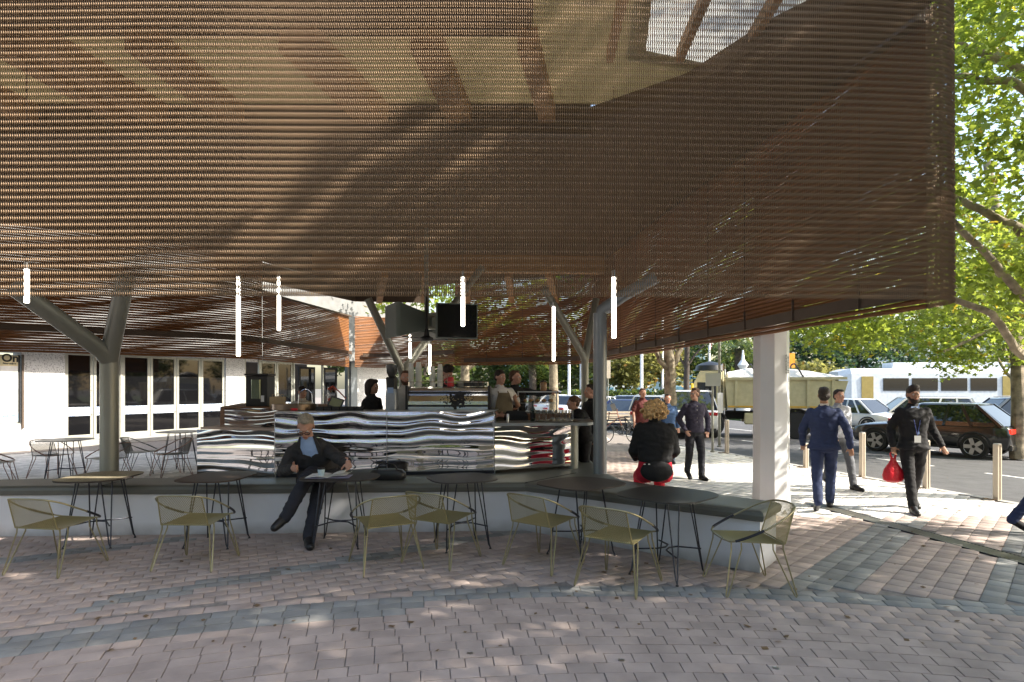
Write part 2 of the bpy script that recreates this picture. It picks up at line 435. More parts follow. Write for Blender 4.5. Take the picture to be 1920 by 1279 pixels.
# median with grass, tree island
md = MB(); md.prism([K(16,13.0),K(24,13.0),K(24,16.5),K(16,16.5)], -.13, .0)
tag(sheet('median_grass', [K(2,12.2),K(80,12.2),K(80,13.6),K(2,13.6)], .0, MATS['grass'], .13), kind='structure')
tag(sheet('park_lawn', [K(-40,34),K(200,34),K(200,120),K(-40,120)], -.02, MATS['grass'], .1), kind='structure')
# ---------------- canopy (chain mesh) ----------------
canopy = thing('cafe_canopy', 'large bronze chain mesh canopy with rounded corner hanging over the kiosk and bench', 'canopy', (0, 9, 0))
BZ = 2.55; ROW = .0563
path_front = catmull([(-6.2,4.95,0),(-4.3,5.02,0),(-2,5.0,0),(0,5.02,0),(2,5.1,0),(3.3,5.19,0),(3.72,5.25,0),(3.90,5.44,0),(3.93,5.8,0)], 14)
path_side = catmull([(3.93,5.8,0),(3.57,8.4,0),(2.9,13.5,0),(2.3,18.0,0),(1.7,19.3,0),(0,19.75,0),(-1.9,20.4,0)], 14)
path_rear = catmull([(-1.9,20.4,0),(-3.6,21.9,0),(-4.6,22.6,0),(-5.75,22.2,0)], 14)
path_left = catmull([(-5.85,22,0),(-6.55,17.8,0),(-7.1,15.4,0),(-10.6,12.7,0),(-13.4,11.2,0),(-14.4,9.0,0),(-12.6,6.6,0),(-10,5.2,0),(-6.2,4.95,0)], 14)
def resample(pts, step):
    P = np.array([(p.x, p.y) for p in pts]); d = np.r_[0, np.cumsum(np.hypot(*np.diff(P, axis=0).T))]
    s = np.arange(0, d[-1], step); X = np.interp(s, d, P[:,0]); Y = np.interp(s, d, P[:,1])
    e = 1e-2; TX = np.interp(s+e, d, P[:,0])-np.interp(s-e, d, P[:,0]); TY = np.interp(s+e, d, P[:,1])-np.interp(s-e, d, P[:,1])
    n = np.hypot(TX, TY)+1e-9; return np.c_[X, Y], np.c_[TX/n, TY/n], s
def chain(name, pts, step, rows, z0, mat, rad, tick_r, arc=1.0, seed=0, rowh=ROW, missing=0, hang=0, hi=.66, jit_=1.0):
    """hooked links: every row is a run of half-moon rods, ticks join the rows; all closed three sided rods"""
    rs = np.random.RandomState(seed); P, T, S = resample(pts, step); n = len(P); N = np.c_[T[:,1], -T[:,0]]
    tri = np.array([0, 2*np.pi/3, 4*np.pi/3])
    Vs = []; Fs = []; base = 0
    J = np.arange(rows)
    for kind_ in (0, 1):
        if kind_ == 0: ts = np.array([0, .33, .67, 1.0]); r_ = rad
        else: ts = np.array([0, 1.0]); r_ = tick_r
        ij = np.array(np.meshgrid(np.arange(n), J, indexing='ij')).reshape(2,-1)
        i, j = ij; c = P[i]; t = T[i]; nn = N[i]
        z = z0 + j*rowh + hang*np.sin(S[i]*1.7)*.004 + rs.normal(0,.0004*jit_,len(i))
        jit = rs.normal(0, .0004*jit_, len(i)); wob = .008*np.sin(S[i]*2.1+j*.03)
        m = len(ts); V = np.zeros((len(i), m, 3, 3))
        for a, tt in enumerate(ts):
            if kind_ == 0:
                zz = z + rowh*.03 + tt*rowh*hi; al = np.sin(np.pi*tt)*step*.52*arc + jit; ou = np.sin(np.pi*tt)*.008 + wob
            else:
                zz = z + rowh*.02 + tt*rowh*.97; al = step*.50+jit; ou = -.012 + wob
            cx = c + t*al[:,None] + nn*ou[:,None]
            for b_, an in enumerate(tri):
                V[:,a,b_,0] = cx[:,0] + (t[:,0]*math.cos(an) + nn[:,0]*math.sin(an))*r_
                V[:,a,b_,1] = cx[:,1] + (t[:,1]*math.cos(an) + nn[:,1]*math.sin(an))*r_
                V[:,a,b_,2] = zz
        k = len(i); V = V.reshape(k, m*3, 3)
        q = [[a*3+b_, a*3+(b_+1)%3, a*3+3+(b_+1)%3, a*3+3+b_] for a in range(m-1) for b_ in range(3)]
        Fq = (np.array(q)[None] + (np.arange(k)*m*3)[:,None,None] + base).reshape(-1,4)
        Vs.append(V.reshape(-1,3)); Fs.append(Fq); base += k*m*3
    V = np.concatenate(Vs); V[:,1] -= 9.0
    return tag(fast_mesh(name, V, np.concatenate(Fs), 4, mat, canopy), kind='stuff')
chain('front_chain_mesh', path_front, .0183, 50, BZ, MATS['bronze'], .0046, .0043, seed=1)
def far_rows(name, pts, rows, mat, seed, gap, step=.09, dep=.02):
    """distant mesh: every row of links reads as one rippling bar, with slits that open and close along it"""
    P, T, S = resample(pts, step); n = len(P); N = np.c_[T[:,1], -T[:,0]]; Vs = []; Fs = []
    for j in range(rows):
        z = BZ + j*ROW + .004*np.sin(S*1.7)+.0025*np.sin(S*4.1+j); ph = j*.37
        g = .5+.5*np.sin(S*1.3+ph*.9+2*np.sin(S*.41+seed)+seed)*np.sin(S*.53-ph*.6+seed*2) + .35*np.sin(S*6.3+j*1.9+seed)
        op = np.clip(gap*(g-.25), .0, .42)*ROW
        ou = .012*np.sin(S*2.1+j*.03)
        cx = P + N*ou[:,None]
        for a, (dn_, up_) in enumerate(((-1,-1),(1,-1),(1,1),(-1,1))): pass
        V = np.zeros((n,4,3))
        for a, (o_, t_) in enumerate(((-1,0),(1,0),(1,1),(-1,1))):
            V[:,a,:2] = cx + N*(dep*.5*o_); V[:,a,2] = z + (op*.5 if t_==0 else ROW*1.0-op*.5-.0015)
            if o_ == 1: V[:,a,2] += (.012 if t_==0 else -.012)*0
        q = np.array([[k, (k+1)%4, 4+(k+1)%4, 4+k] for k in range(4)]); F_ = (q[None]+(np.arange(n-1)*4)[:,None,None]).reshape(-1,4)+j*n*4
        Vs.append(V.reshape(-1,3)); Fs.append(F_)
    V = np.concatenate(Vs); V[:,1] -= 9.0
    return tag(fast_mesh(name, V, np.concatenate(Fs), 4, mat, canopy), kind='stuff')
far_rows('side_chain_mesh', path_side, 52, MATS['bronze_in'], 2, .30)
far_rows('rear_chain_mesh', path_rear, 33, MATS['bronze_in'], 5, .45)
far_rows('rear_chain_mesh', path_left[:23], 33, MATS['bronze_in'], 3, .34)
far_rows('rear_chain_mesh', path_left[22:60], 50, MATS['bronze_in'], 6, .33)
far_rows('end_chain_mesh', path_left[59:], 50, MATS['bronze_in'], 4, .5)
def offset(pts, d):
    P, T, S = resample(pts, .4); return [Vector((p[0]-t[1]*d, p[1]+t[0]*d, 0)) for p, t in zip(P, T)]
def rail(name, pts, z, w, h, mat, d=.07):
    q = offset(pts, d); b = MB()
    for a, c in zip(q[:-1], q[1:]): b.bar((a.x,a.y,z), (c.x,c.y,z), w, h)
    return b.build(name, mat, canopy, world=True)
rail('bottom_rail', path_side, BZ+.17, .05, .13, MATS['rail_brown'])
rail('bottom_rail', path_rear, BZ+.45, .05, .12, MATS['rail_brown'], .09)
rail('top_rail', path_side, BZ+2.78, .1, .12, MATS['rail_brown'])
rail('bottom_rail', path_left, BZ+.52, .05, .12, MATS['rail_brown'], .09)
rail('top_rail', path_left, BZ+1.83, .06, .05, MATS['rail_brown'])
rail('top_rail', path_front, BZ+2.85, .1, .1, MATS['rail_brown'])
hq = offset(path_side, .10)
for i in range(2, len(hq)-2, 3):
    MB().bar((hq[i].x,hq[i].y,BZ+.1),(hq[i].x,hq[i].y,BZ+.36), .025,.02).build('hanger', MATS['rail_brown'], canopy, world=True)
    MB().tube([(hq[i].x,hq[i].y,BZ+.36),(hq[i].x,hq[i].y,BZ+2.75)], .004, 5).build('hanger_cable', MATS['dark_metal'], canopy, world=True)
# roof over the front bay: pale translucent sheets on radial timber joists, dark roof behind
tm = bpy.data.materials.new('roof_sheet'); tm.use_nodes = True; n_ = tm.node_tree.nodes; b0 = n_["Principled BSDF"]
b0.inputs["Base Color"].default_value = (.30,.265,.17,1); b0.inputs["Roughness"].default_value = .5
tt = n_.new("ShaderNodeBsdfTranslucent"); tt.inputs[0].default_value = (.44,.39,.26,1); mx = n_.new("ShaderNodeMixShader"); mx.inputs[0].default_value = .5
tm.node_tree.links.new(b0.outputs[0], mx.inputs[1]); tm.node_tree.links.new(tt.outputs[0], mx.inputs[2]); tm.node_tree.links.new(mx.outputs[0], n_["Material Output"].inputs[0])
RZ = 5.42
MB().prism([(-9.5,6.30),(.2,6.30),(.2,5.31),(1.24,5.31),(1.44,6.61),(2.30,6.92),(2.2,7.2),(1.1,7.83),(-9.5,7.80)], RZ, RZ+.02).build('roof_sheet', tm, canopy, world=True)
wm_ = bpy.data.materials.new('bright_panel_white'); wm_.use_nodes = True; n_ = wm_.node_tree.nodes; b0 = n_["Principled BSDF"]  # translucent white for the added bright panel
b0.inputs["Base Color"].default_value = (.7,.7,.68,1); b0.inputs["Roughness"].default_value = .4
tt = n_.new("ShaderNodeBsdfTranslucent"); tt.inputs[0].default_value = (.85,.84,.80,1); mx = n_.new("ShaderNodeMixShader"); mx.inputs[0].default_value = .6
wm_.node_tree.links.new(b0.outputs[0], mx.inputs[1]); wm_.node_tree.links.new(tt.outputs[0], mx.inputs[2]); wm_.node_tree.links.new(mx.outputs[0], n_["Material Output"].inputs[0])
MB().prism([(1.12,5.31),(3.3,5.40),(2.8,6.1),(2.31,7.05),(1.30,6.75)], RZ+.03, RZ+.05).build('added_bright_panel', wm_, canopy, world=True)  # added translucent sheet; its glow stands in for sky glimpsed between links
MB().prism([(-9.5,5.30),(.2,5.30),(.2,6.29),(-9.5,6.29)], RZ-.01, RZ+.06).build('roof_deck', MATS['ceiling'], canopy, world=True)
MB().prism([(1.0,7.85),(2.0,7.0),(2.5,6.0),(3.0,5.35),(3.7,5.4),(3.4,8.4),(2.7,13.5),(2.1,18.3),(-1.9,19.9),(-3.2,20.9),(-5.2,20.6),(-6.4,17.4),(-7.1,15.2),(-10.6,12.5),(-13.2,11.0),(-13.8,9),(-12.2,6.8),(-9.5,5.5),(-9.5,7.85)], 5.2, 5.4).build('roof_deck', MATS['ceiling'], canopy, world=True)
MB().bar((-9.5,7.86,5.28),(1.0,7.86,5.28), .12, .5).build('fascia_beam', MATS['rail_brown'], canopy, world=True)
MB().bar((-7.3,15.2,4.95),(-5.25,20.5,4.95),.06,.5).bar((-5.25,20.5,4.95),(-3.1,20.8,4.95),.06,.5).build('fascia_beam', MATS['rail_brown'], canopy, world=True)
for x0, x1, w0 in ((-9.0,-8.8,.3),(-7.6,-7.4,.35),(-6.3,-6.15,.3),(-5.15,-4.95,.22),(-4.75,-4.5,.3),(-3.69,-3.56,.34),(-2.14,-1.75,.40),(-.87,-.66,.30),(.15,.45,.2)):
    MB().bar((x0,6.1,RZ-.14),(x1,7.8,RZ-.14), w0, .22).build('timber_joist', MATS['timber'], canopy, world=True)
for x in (1.0,1.75,2.4): MB().bar((x,5.36,RZ-.06),(x+.05,6.6,RZ-.06),.08,.12).build('timber_joist', MATS['timber'], canopy, world=True)
for i, x in enumerate((-3.9,-2.6,-1.3,0,1.3)):
    MB().bar((x*.75-.1,14.6,4.62),(x,18.0,4.46), .16, .34).build('timber_joist', MATS['timber'], canopy, world=True)
MB().bar((-4.6,14.2,4.72),(2.2,14.6,4.72), .2,.4).build('timber_joist', MATS['timber'], canopy, world=True)
# ---------------- steel columns ----------------
def ycol(label, base, junction, arms, r, mat='steel_grey', ra=None, flange=True):
    t = thing('steel_column', label, 'column', base, 0, 'steel columns holding up the canopy'); b = Vector(base)
    MB().tube([(0,0,0),(0,0,junction-b.z)], r, 20).build('post', MATS[mat], t, smooth=True)
    for a in arms:
        e = Vector(a)-b; j = Vector((0,0,junction-b.z)); d = (e-j).normalized()
        MB().tube([j-Vector((0,0,r*.6)), j+d*r*1.2, e], [(ra or r)*.98, ra or r, (ra or r)*.94], 18).build('arm', MATS[mat], t, smooth=True)
    return t
Zc = 8.35
b = G(205, 900); 
ycol('thick grey forked column standing left between the slotted table and the doors', (W(205,0,Zc).x, Zc, 0), W(205,668,Zc).z, [W(30,540,Zc-1.4)+Vector((0,0,.6))*0, W(236,520,Zc-.6)], .113)
ycol('thin pale green forked column rising behind the coffee machine', (W(755,0,13.2).x, 13.2, 0), W(755,697,13.2).z, [W(690,560,12.8), W(905,500,13.6)], .085)
ycol('thin grey forked column behind the bar, under the far screen', (W(1097,0,13.8).x, 13.8, 0), W(1097,672,13.8).z, [W(1020,540,13.0), W(1118,560,13.9)], .085)
t = thing('steel_column', 'grey column bent outward at its top beside the end of the bar', 'column', (W(1125,0,8.55).x, 8.55, 0), 0, 'steel columns holding up the canopy')
j = W(1125,585,8.55); 
MB().tube([(0,0,0),(0,0,j.z-.02)], .095, 20).build('post', MATS['steel_cool'], t, smooth=True)
MB().tube([j-Vector((0,0,.10)), j+Vector((.02,0,.02)), W(1172,552,8.4), W(1230,520,8.3)], .085, 18).build('arm', MATS['steel_cool'], t, smooth=True, world=True)
# white tapered pylon
p = G(1446, 958); t = thing('white_pylon', 'white many sided tapering steel column standing on the paving', 'column', (p.x, p.y, 0), R(10))
def hexr(r, z, a=1.0): return [Vector((r*math.cos(R(k*45+22.5))*a, r*math.sin(R(k*45+22.5)), z)) for k in range(8)]
MB().rings([hexr(.265,.10), hexr(.255,.5), hexr(.235,6.5)]).build('shaft', MATS['white_paint'], t)
MB().rings([hexr(.36,0), hexr(.36,.03), hexr(.30,.05), hexr(.272,.14)]).build('base_flange', MATS['white_paint'], t)
for k in range(8):
    MB().lathe([(.022,0),(.022,.03),(.012,.032),(.012,.05)], (.33*math.cos(R(k*45)), .33*math.sin(R(k*45)), .03), 6).build('anchor_bolt', MATS['brushed'], t)
for k, (s, dx, ln) in enumerate((("NGV DESIGN STUDIO", .0, .15), ("GALLERY KITCHEN", .07, .12))): pass
gm = M('grey_print', (.16,.17,.19), .6)
for dx, top, bot in ((.075, 667, 700), (.115, 670, 699)):   # two vertical lines of lettering, too small to read
    rnd = random.Random(int(dx*1000)); z = W(0, top, p.y).z; zb = W(0, bot, p.y).z; mb = MB()
    while z > zb:
        h = rnd.uniform(.012,.02); mb.box((dx, -.243+ (dx-.09)*.35, z-h/2), (.022 if rnd.random()<.8 else .014, .004, h), rz=R(14)); z -= h+.007
    mb.build('lettering', gm, t)
# ---------------- LED tube pendants ----------------
led = M('led_tube', (1,1,1), .5, emit=(1.0,.90,.74), estr=4.0, var=0)
tubes = [(50,505,568,6.2,'short stub of a lit tube light hanging at far left'),(447,520,668,7.6,'long lit tube light hanging left, right of the forked column'),
 (523,520,620,8.6,'medium lit tube light just right of the longest one'),(868,520,612,7.6,'lit tube light hanging in front of the black screen'),
 (1038,575,677,10.2,'thin long lit tube light hanging over the bar'),(1151,520,634,6.7,'thick lit tube light hanging beside the bent column'),
 (769,628,672,13.0,'thin tube light glimpsed behind the grey screen housing'),(806,646,702,13.2,'thin tube light hanging under the ceiling fan')]
for px, y0, y1, Z, lb in tubes:
    a = W(px, y0, Z); c = W(px, y1, Z); t = thing('tube_light', lb, 'light', tuple(c), 0, 'lit tube lights under the canopy'); h = a.z-c.z
    MB().lathe([(.018,0),(.024,.006),(.024,h-.006),(.018,h)], (0,0,0), 14).build('tube', led, t, smooth=True)
    MB().lathe([(.026,h),(.026,h+.07),(.01,h+.08)], (0,0,0), 14).build('cap', MATS['brushed'], t)
    MB().tube([(0,0,h+.08),(0,0,5.1-c.z)], .003, 5).build('cable', MATS['black'], t)
# ---------------- bench ----------------
bn = thing('long_bench', 'long white plinth bench with dark padded top, angled at its right end', 'bench', (-2, 7.8, 0))
poly = [(-8.5,7.30),(.17,7.72),(2.42,5.93),(2.80,6.42),(1.45,7.95),(1.30,8.9),(1.30,10.4),(-.2,10.0),(-.2,8.62),(-3.3,8.2),(-5.9,8.15),(-7.4,7.9),(-8.5,7.7)]
def inset(poly, d):
    n = len(poly); out = []
    for i in range(n):
        a, b_, c = Vector(poly[i-1]), Vector(poly[i]), Vector(poly[(i+1)%n]); u = (b_-a).normalized(); v = (c-b_).normalized()
        n1 = Vector((-u.y,u.x)); n2 = Vector((-v.y,v.x)); m_ = (n1+n2); m_ = m_/max(m_.length_squared/2, .3); q = b_ + m_*d; out.append((q.x,q.y))
    return out
MB().prism(inset(poly,.03), 0, .50).build('plinth', MATS['bench_white'], bn, world=True)
rings_ = []
for d, z in ((.006,.502),(-.012,.515),(-.018,.56),(-.010,.590),(.015,.605),(.05,.611)): rings_.append([Vector((x,y,z)) for x, y in inset(poly, d)])
cu = MB(); n0 = len(poly)
for a, c in zip(rings_[:-1], rings_[1:]): pass
cu.rings(rings_).build('cushion', MATS['cushion'], bn, world=True)
for a, c in (((-2.25,7.60),(-2.27,8.3)),((-.35,7.69),(-.37,8.5)),((-5.0,7.46),(-5.02,8.1)),((.17,7.72),(.9,8.6)),((1.25,6.86),(1.75,7.5))):
    MB().bar((a[0],a[1]-.005,.610),(c[0],c[1],.612), .006,.008).build('seam', MATS['black_matte'], bn, world=True)
# ---------------- kiosk ----------------
ks = thing('coffee_kiosk', 'coffee kiosk with rippled mirror steel counter fronts', 'kiosk', (-1.5, 9, 0))
mir = bpy.data.materials.new('rippled_mirror'); mir.use_nodes = True; nn_, LL, bb_ = nodes(mir)
bb_.inputs["Base Color"].default_value = (.80,.80,.82,1); bb_.inputs["Metallic"].default_value = 1; bb_.inputs["Roughness"].default_value = .025
g_ = nn_.new("ShaderNodeNewGeometry"); mp_ = nn_.new("ShaderNodeMapping"); mp_.inputs["Scale"].default_value = (.55,.55,1.0); LL.new(g_.outputs["Position"], mp_.inputs[0])
no_ = nn_.new("ShaderNodeTexWave"); no_.wave_type='BANDS'; no_.bands_direction='Z'; no_.inputs["Scale"].default_value = 2.5; no_.inputs["Distortion"].default_value = 7.5; no_.inputs["Detail"].default_value=1.2; no_.inputs["Detail Scale"].default_value = .8; no_.inputs["Detail Roughness"].default_value=.4
LL.new(mp_.outputs[0], no_.inputs["Vector"]); bu_ = nn_.new("ShaderNodeBump"); bu_.inputs["Strength"].default_value = 1; bu_.inputs["Distance"].default_value = .022
sx_ = nn_.new("ShaderNodeSeparateXYZ"); LL.new(g_.outputs["Position"], sx_.inputs[0]); rr_ = nn_.new("ShaderNodeMapRange")
rr_.inputs[1].default_value=.96; rr_.inputs[2].default_value=1.16; rr_.inputs[3].default_value=.12; rr_.inputs[4].default_value=1.0; LL.new(sx_.outputs["Z"], rr_.inputs[0])
LL.new(rr_.outputs[0], bu_.inputs["Strength"])
LL.new(no_.outputs[1], bu_.inputs["Height"]); LL.new(bu_.outputs[0], bb_.inputs["Normal"])
def panel(a, c, z0, z1, name='mirror_panel', mat=None, th=.03):
    a = Vector(a); c = Vector(c); d = (c-a).normalized()*.004; return MB().bar((a.x+d.x,a.y+d.y,(z0+z1)/2),(c.x-d.x,c.y-d.y,(z0+z1)/2), th, z1-z0).build(name, mat or mir, ks, world=True)
PA = (-3.15,8.16); PM = (-1.70,8.35); PB = (-.25,8.54); PC = (.86,9.05)
panel(PA,PM,.66,1.475); panel(PM,PB,.66,1.475); panel(PB,PC,.66,1.26)
PL = (-4.42,8.62)
panel(PL,(-3.16,8.30),.60,1.22); panel((-4.35,9.3),(-3.3,8.95),1.22,1.50)
panel((-3.15,8.19),(-3.20,9.9),.3,1.475); panel((-.25,8.57),(-.2,9.6),.4,1.475)
for q in (PM, PB, PA): MB().bar((q[0],q[1]-.024,.66),(q[0],q[1]-.024,1.478),.008,.008).build('edge_trim', MATS['brushed'], ks, world=True)
MB().prism([PA,PB,(-.2,9.2),(-3.1,8.9)], 1.477, 1.49).build('counter_lip', MATS['brushed'], ks, world=True)
MB().bar((PA[0],PA[1]+.03,.635),(PB[0],PB[1]+.03,.635),.02,.05).build('kick_plate', MATS['dark_metal'], ks, world=True)
MB().prism([(-3.1,8.2),(-.28,8.57),(-.25,9.35),(-3.1,9.0)], .9, 1.44).build('counter_body', MATS['black_matte'], ks, world=True)
MB().prism([(-4.40,8.66),(-3.14,8.34),(-3.14,9.3),(-4.3,9.6)], 1.222, 1.25).build('side_counter', M('pinkish_top', (.42,.30,.24), .4), ks, world=True)
MB().prism([(-4.45,9.35),(-3.3,9.0),(-3.2,11.2),(-5.2,11.8)], .5, 1.515).build('back_counter', M('kiosk_wood', (.20,.09,.04), .5), ks, world=True)
MB().prism([(-5,8.9),(.7,9.2),(.9,12.4),(-5.4,12.4)], 0, .38).build('platform', MATS['concrete'], ks, world=True)
MB().prism([(-3.0,11.2),(-.6,11.2),(-.6,11.8),(-3.0,11.8)], .38, 1.38).build('rear_counter', M('kiosk_wood'), ks, world=True)
bt = [(-.27,8.50),(1.06,8.62),(1.22,8.85),(1.22,10.2),(.7,10.3),(.5,9.3),(-.2,9.1)]
MB().prism(bt, 1.275, 1.315).build('bar_top', M('bar_steel', (.33,.35,.36), .35, .7), ks, world=True)
MB().tube([(.90,9.15,.60),(.90,9.15,1.275)], .088, 20).build('bar_leg', MATS['steel_grey'], ks, smooth=True, world=True)
# ---------------- left building ----------------
F0 = Vector((-14.6,18.25)); th_ = math.atan2(.884,.468)
M('fascia', (.23,.23,.225), .85, var=.15, vs=3, bump=.3, bs=60)
bld = thing('cafe_building', 'white speckled concrete building with a row of tall glass doors on the left', 'building', (F0.x,F0.y,0), th_)
def wallp(s0, s1, z0, z1, y0=0, y1=.5, mat='white_wall', name='wall'): return MB().box(((s0+s1)/2,(y0+y1)/2,(z0+z1)/2),(s1-s0,y1-y0,z1-z0)).build(name, MATS[mat], bld)
wallp(0,1.17,0,3.1); wallp(6.92,7.8,0,3.1); wallp(14.35,17.3,0,3.1); wallp(13.9,14.34,0,3.1,-.12,.3,name='blue_pillar',mat='steel_cool')
wallp(-8,19,3.1,9,-1.05,.5,mat='fascia'); wallp(-9,-.55,0,3.1); wallp(-.55,-.001,0.0,.72); wallp(-.55,-.02,2.86,3.1); wallp(1.18,6.9,2.96,3.1,.03,.45); wallp(7.81,13.9,2.9,3.1,.1,.5)
wallp(-9,14,.0,.12,-.9,.0,mat='concrete',name='step')
wallp(7.8,14,0,3.1,3.0,3.2,mat='rail_brown',name='inner_wall')
def leaf(s0, s1, z0=.12, z1=2.94, y=.08):
    b_ = MB(); w_ = .085
    for x in (s0+w_/2, s1-w_/2): b_.box((x,y,(z0+z1)/2),(w_,.06,z1-z0))
    b_.box(((s0+s1)/2,y,z1-w_/2),(s1-s0-2*w_,.06,w_)); b_.box(((s0+s1)/2,y,z0+.09),(s1-s0-2*w_,.06,.18))
    f = b_.build('door_leaf', MATS['door_frame'], bld)
    MB().box(((s0+s1)/2,y,(z0+z1)/2),(s1-s0-2*w_,.012,z1-z0-.1)).build('pane', MATS['glass_dark'], f)
    MB().box(((s0+s1)/2,y-.012,1.05),(s1-s0-2*w_,.004,.28)).build('frosted_band', MATS['frost'], f)
    for z in (.95,1.75): MB().lathe([(.018,0),(.018,.01)], (0,0,0), 10).tube([(s1-w_/2,y-.03,z),(s1-w_/2,y-.055,z)],.018,10).build('knob', MATS['brushed'], f)
fr_ = M('frost', (.66,.74,.84), .5); speckled(fr_, (.28,.38,.62), (.72,.80,.88), 22, .40, .5)
for s0, s1 in ((1.2,2.02),(2.04,2.86),(2.95,3.9),(3.92,4.88),(4.9,5.86),(5.88,6.88),(8.6,9.45),(9.47,10.35)): leaf(s0,s1)
for x in (2.9, 7.82, 8.56, 10.4, 12.15, 13.86): MB().box((x,.06,1.55),(.07,.1,2.9)).build('mullion', MATS['door_frame'], bld)
for s0, s1, y in ((11.1,12.1,.5),(12.6,13.5,.45)):
    MB().box(((s0+s1)/2,y,1.5),(s1-s0,.05,2.6)).build('inner_door', MATS['black_matte'], bld); 
    MB().box(((s0+s1)/2,y-.03,1.6),(s1-s0-.2,.01,2.2)).build('pane', MATS['glass_dark'], bld)
# poster window
pw = MB().box((-.30,.02,1.75),(.54,.05,2.05)).build('poster_window', MATS['door_frame'], bld)
MB().box((-.31,-.012,1.78),(.44,.012,1.95)).build('poster', M('poster_paper', (.80,.80,.78), .5), pw)
MB().box((-.31,-.020,2.60),(.44,.004,.30)).build('poster_yellow', M('poster_yellow', (.75,.66,.42), .5), pw)
MB().box((-.31,-.020,.93),(.44,.004,.24)).build('poster_blue', M('poster_blue', (.45,.66,.82), .5), pw)
MB().box((-.31,-.020,1.9),(.44,.004,.3)).build('poster_grey', M('poster_grey', (.62,.64,.70), .5), pw)
MB().box((-.062,-.008,1.78),(.06,.03,2.0)).build('poster_frame', MATS['black'], pw)
def put_text(txt, s, z, size, mat, depth=.002, par=None, y=-.026):
    me = text_mesh(txt, size, depth, True); o = link('lettering', me, mat, par or pw); o.rotation_euler = (R(90),0,0); o.location = (s, y, z); return o
put_text('On', -.50, 2.58, .32, MATS['black']); put_text('November', -.47, 2.50, .075, MATS['black'])
put_text('BOOK NOW', -.48, .97, .055, M('print_blue', (.05,.12,.3), .5)); 
put_text('OUR MENU', -.48, .89, .040, MATS['print_blue']) if False else None
# drainpipe-like dark reveal
MB().box((.02,-.03,1.7),(.05,.06,2.2)).build('reveal', MATS['rail_brown'], bld)
# building behind the viewer (seen only in the mirror fronts)
for i_ in range(0): pass
cb = thing('city_building', 'beige building across the square, seen in the mirror steel counter', 'building', (2,-24,0))
MB().box((0,-4,6),(60,8,12)).build('wall', M('beige_wall', (.42,.38,.33), .8), cb)
for i in range(12):
    for k in range(3): MB().box((-27+i*5,.03,2.2+k*3.6),(3.2,.1,2.2)).build('window', MATS['glass_dark'], cb)
# ---------------- tables and chairs ----------------
def sup(a, b, e, n=48):
    out = []
    for k in range(n):
        t = 2*math.pi*k/n; c, s_ = math.cos(t), math.sin(t)
        out.append((a*math.copysign(abs(c)**e, c), b*math.copysign(abs(s_)**e, s_)))
    return out
def make_table(label, group, top, metal='dark_metal', H=.78, rz=0, loc=(0,0,0), slot=False, a=.46, b_=.35):
    t = thing('cafe_table', label, 'table', loc, rz, group)
    rg = []
    for k, z in ((.975,H-.016),(1.0,H-.012),(1.0,H-.003),(.985,H)): rg.append([Vector((x*k,y*k,z)) for x, y in sup(a,b_,.62)])
    MB().rings(rg).build('table_top', top, t)
    if slot:
        for i in range(46):
            x = -a+.03+i*(2*a-.06)/45; y = b_*(max(0,1-(abs(x)/a)**3.2))**(1/3.2)-.03
            if y > .03: MB().bar((x-.02,-y,H+.0015),(x+.02,y,H+.0015),.005,.003).build('raised_rib', M('slot_pale',(.30,.26,.18),.4), t)
    fo = [(-.25,-.25),(.25,-.25),(.25,.25),(-.25,.25)]
    for x, y in fo:
        lg = MB()
        for s_ in (-1, 1):
            tx, ty = x*.62 + s_*.045*(-y/.25)*.9, y*.62 + s_*.045*(x/.25)*.9
            lg.tube([(tx,ty,H-.016),(x*.97+s_*.006*(-y/.25),y*.97+s_*.006*(x/.25),.05),(x*1.02,y*1.02,.018)], .0075, 6)
        l_ = lg.build('leg', MATS[metal], t, smooth=True)
        MB().lathe([(.014,0),(.016,.006),(.010,.012),(.006,.02)], (x*1.02,y*1.02,0), 8).build('foot_pad', MATS['black'], l_)
    br = MB()
    for sx in (-1,1):
        for (x, y) in ((-.24,.24*sx*-1),):
            p_ = [(-.232,-.232*sx,.25),(-.10,-.05*sx,.262),(0,-.018*sx,.262),(.10,-.05*sx,.262),(.232,-.232*sx,.25)]
            br.tube(p_, .008, 6)
    br.build('cross_brace', MATS[metal], t, smooth=True)
    br2 = MB().tube([(-.165,-.16,H-.022),(.165,.16,H-.022)], .007, 6).tube([(-.165,.16,H-.022),(.165,-.16,H-.022)], .007, 6)
    br2.build('top_brace', MATS[metal], t, smooth=True)
    return t
TT = MATS['table_top']; GT = 'cafe tables along the front of the bench'
make_table('cafe table with a ribbed slotted top, leftmost along the bench', GT, TT, rz=R(4), loc=(-4.78,7.12,0), slot=True, a=.36, b_=.46)
make_table('brown topped cafe table between the slotted one and the reading man', GT, M('table_brown',(.055,.037,.028),.5,.0,spec=.3), rz=R(-3), loc=(-3.42,7.12,0), a=.36, b_=.45)
tab3 = make_table('cafe table with the reading man\'s coffee cup on it', GT, TT, rz=R(2), loc=(-1.985,7.10,0), a=.44, b_=.34)
make_table('cafe table in the middle with a sun patch beneath it', GT, M('table_mid',(.055,.05,.048),.42,.1,spec=.4), rz=R(22), loc=(-.575,7.02,0), a=.38,b_=.38)
make_table('oval cafe table where the bench bends, two chairs drawn up', GT, TT, rz=R(40), loc=(.745,6.62,0), a=.44,b_=.40)
make_table('nearest darkest cafe table, on the angled end of the bench', GT, M('table_dark',(.028,.028,.026),.45,.0,spec=.4), rz=R(45), loc=(1.50,5.93,0), a=.44,b_=.42)
CG = 'olive wire chairs facing the bench'
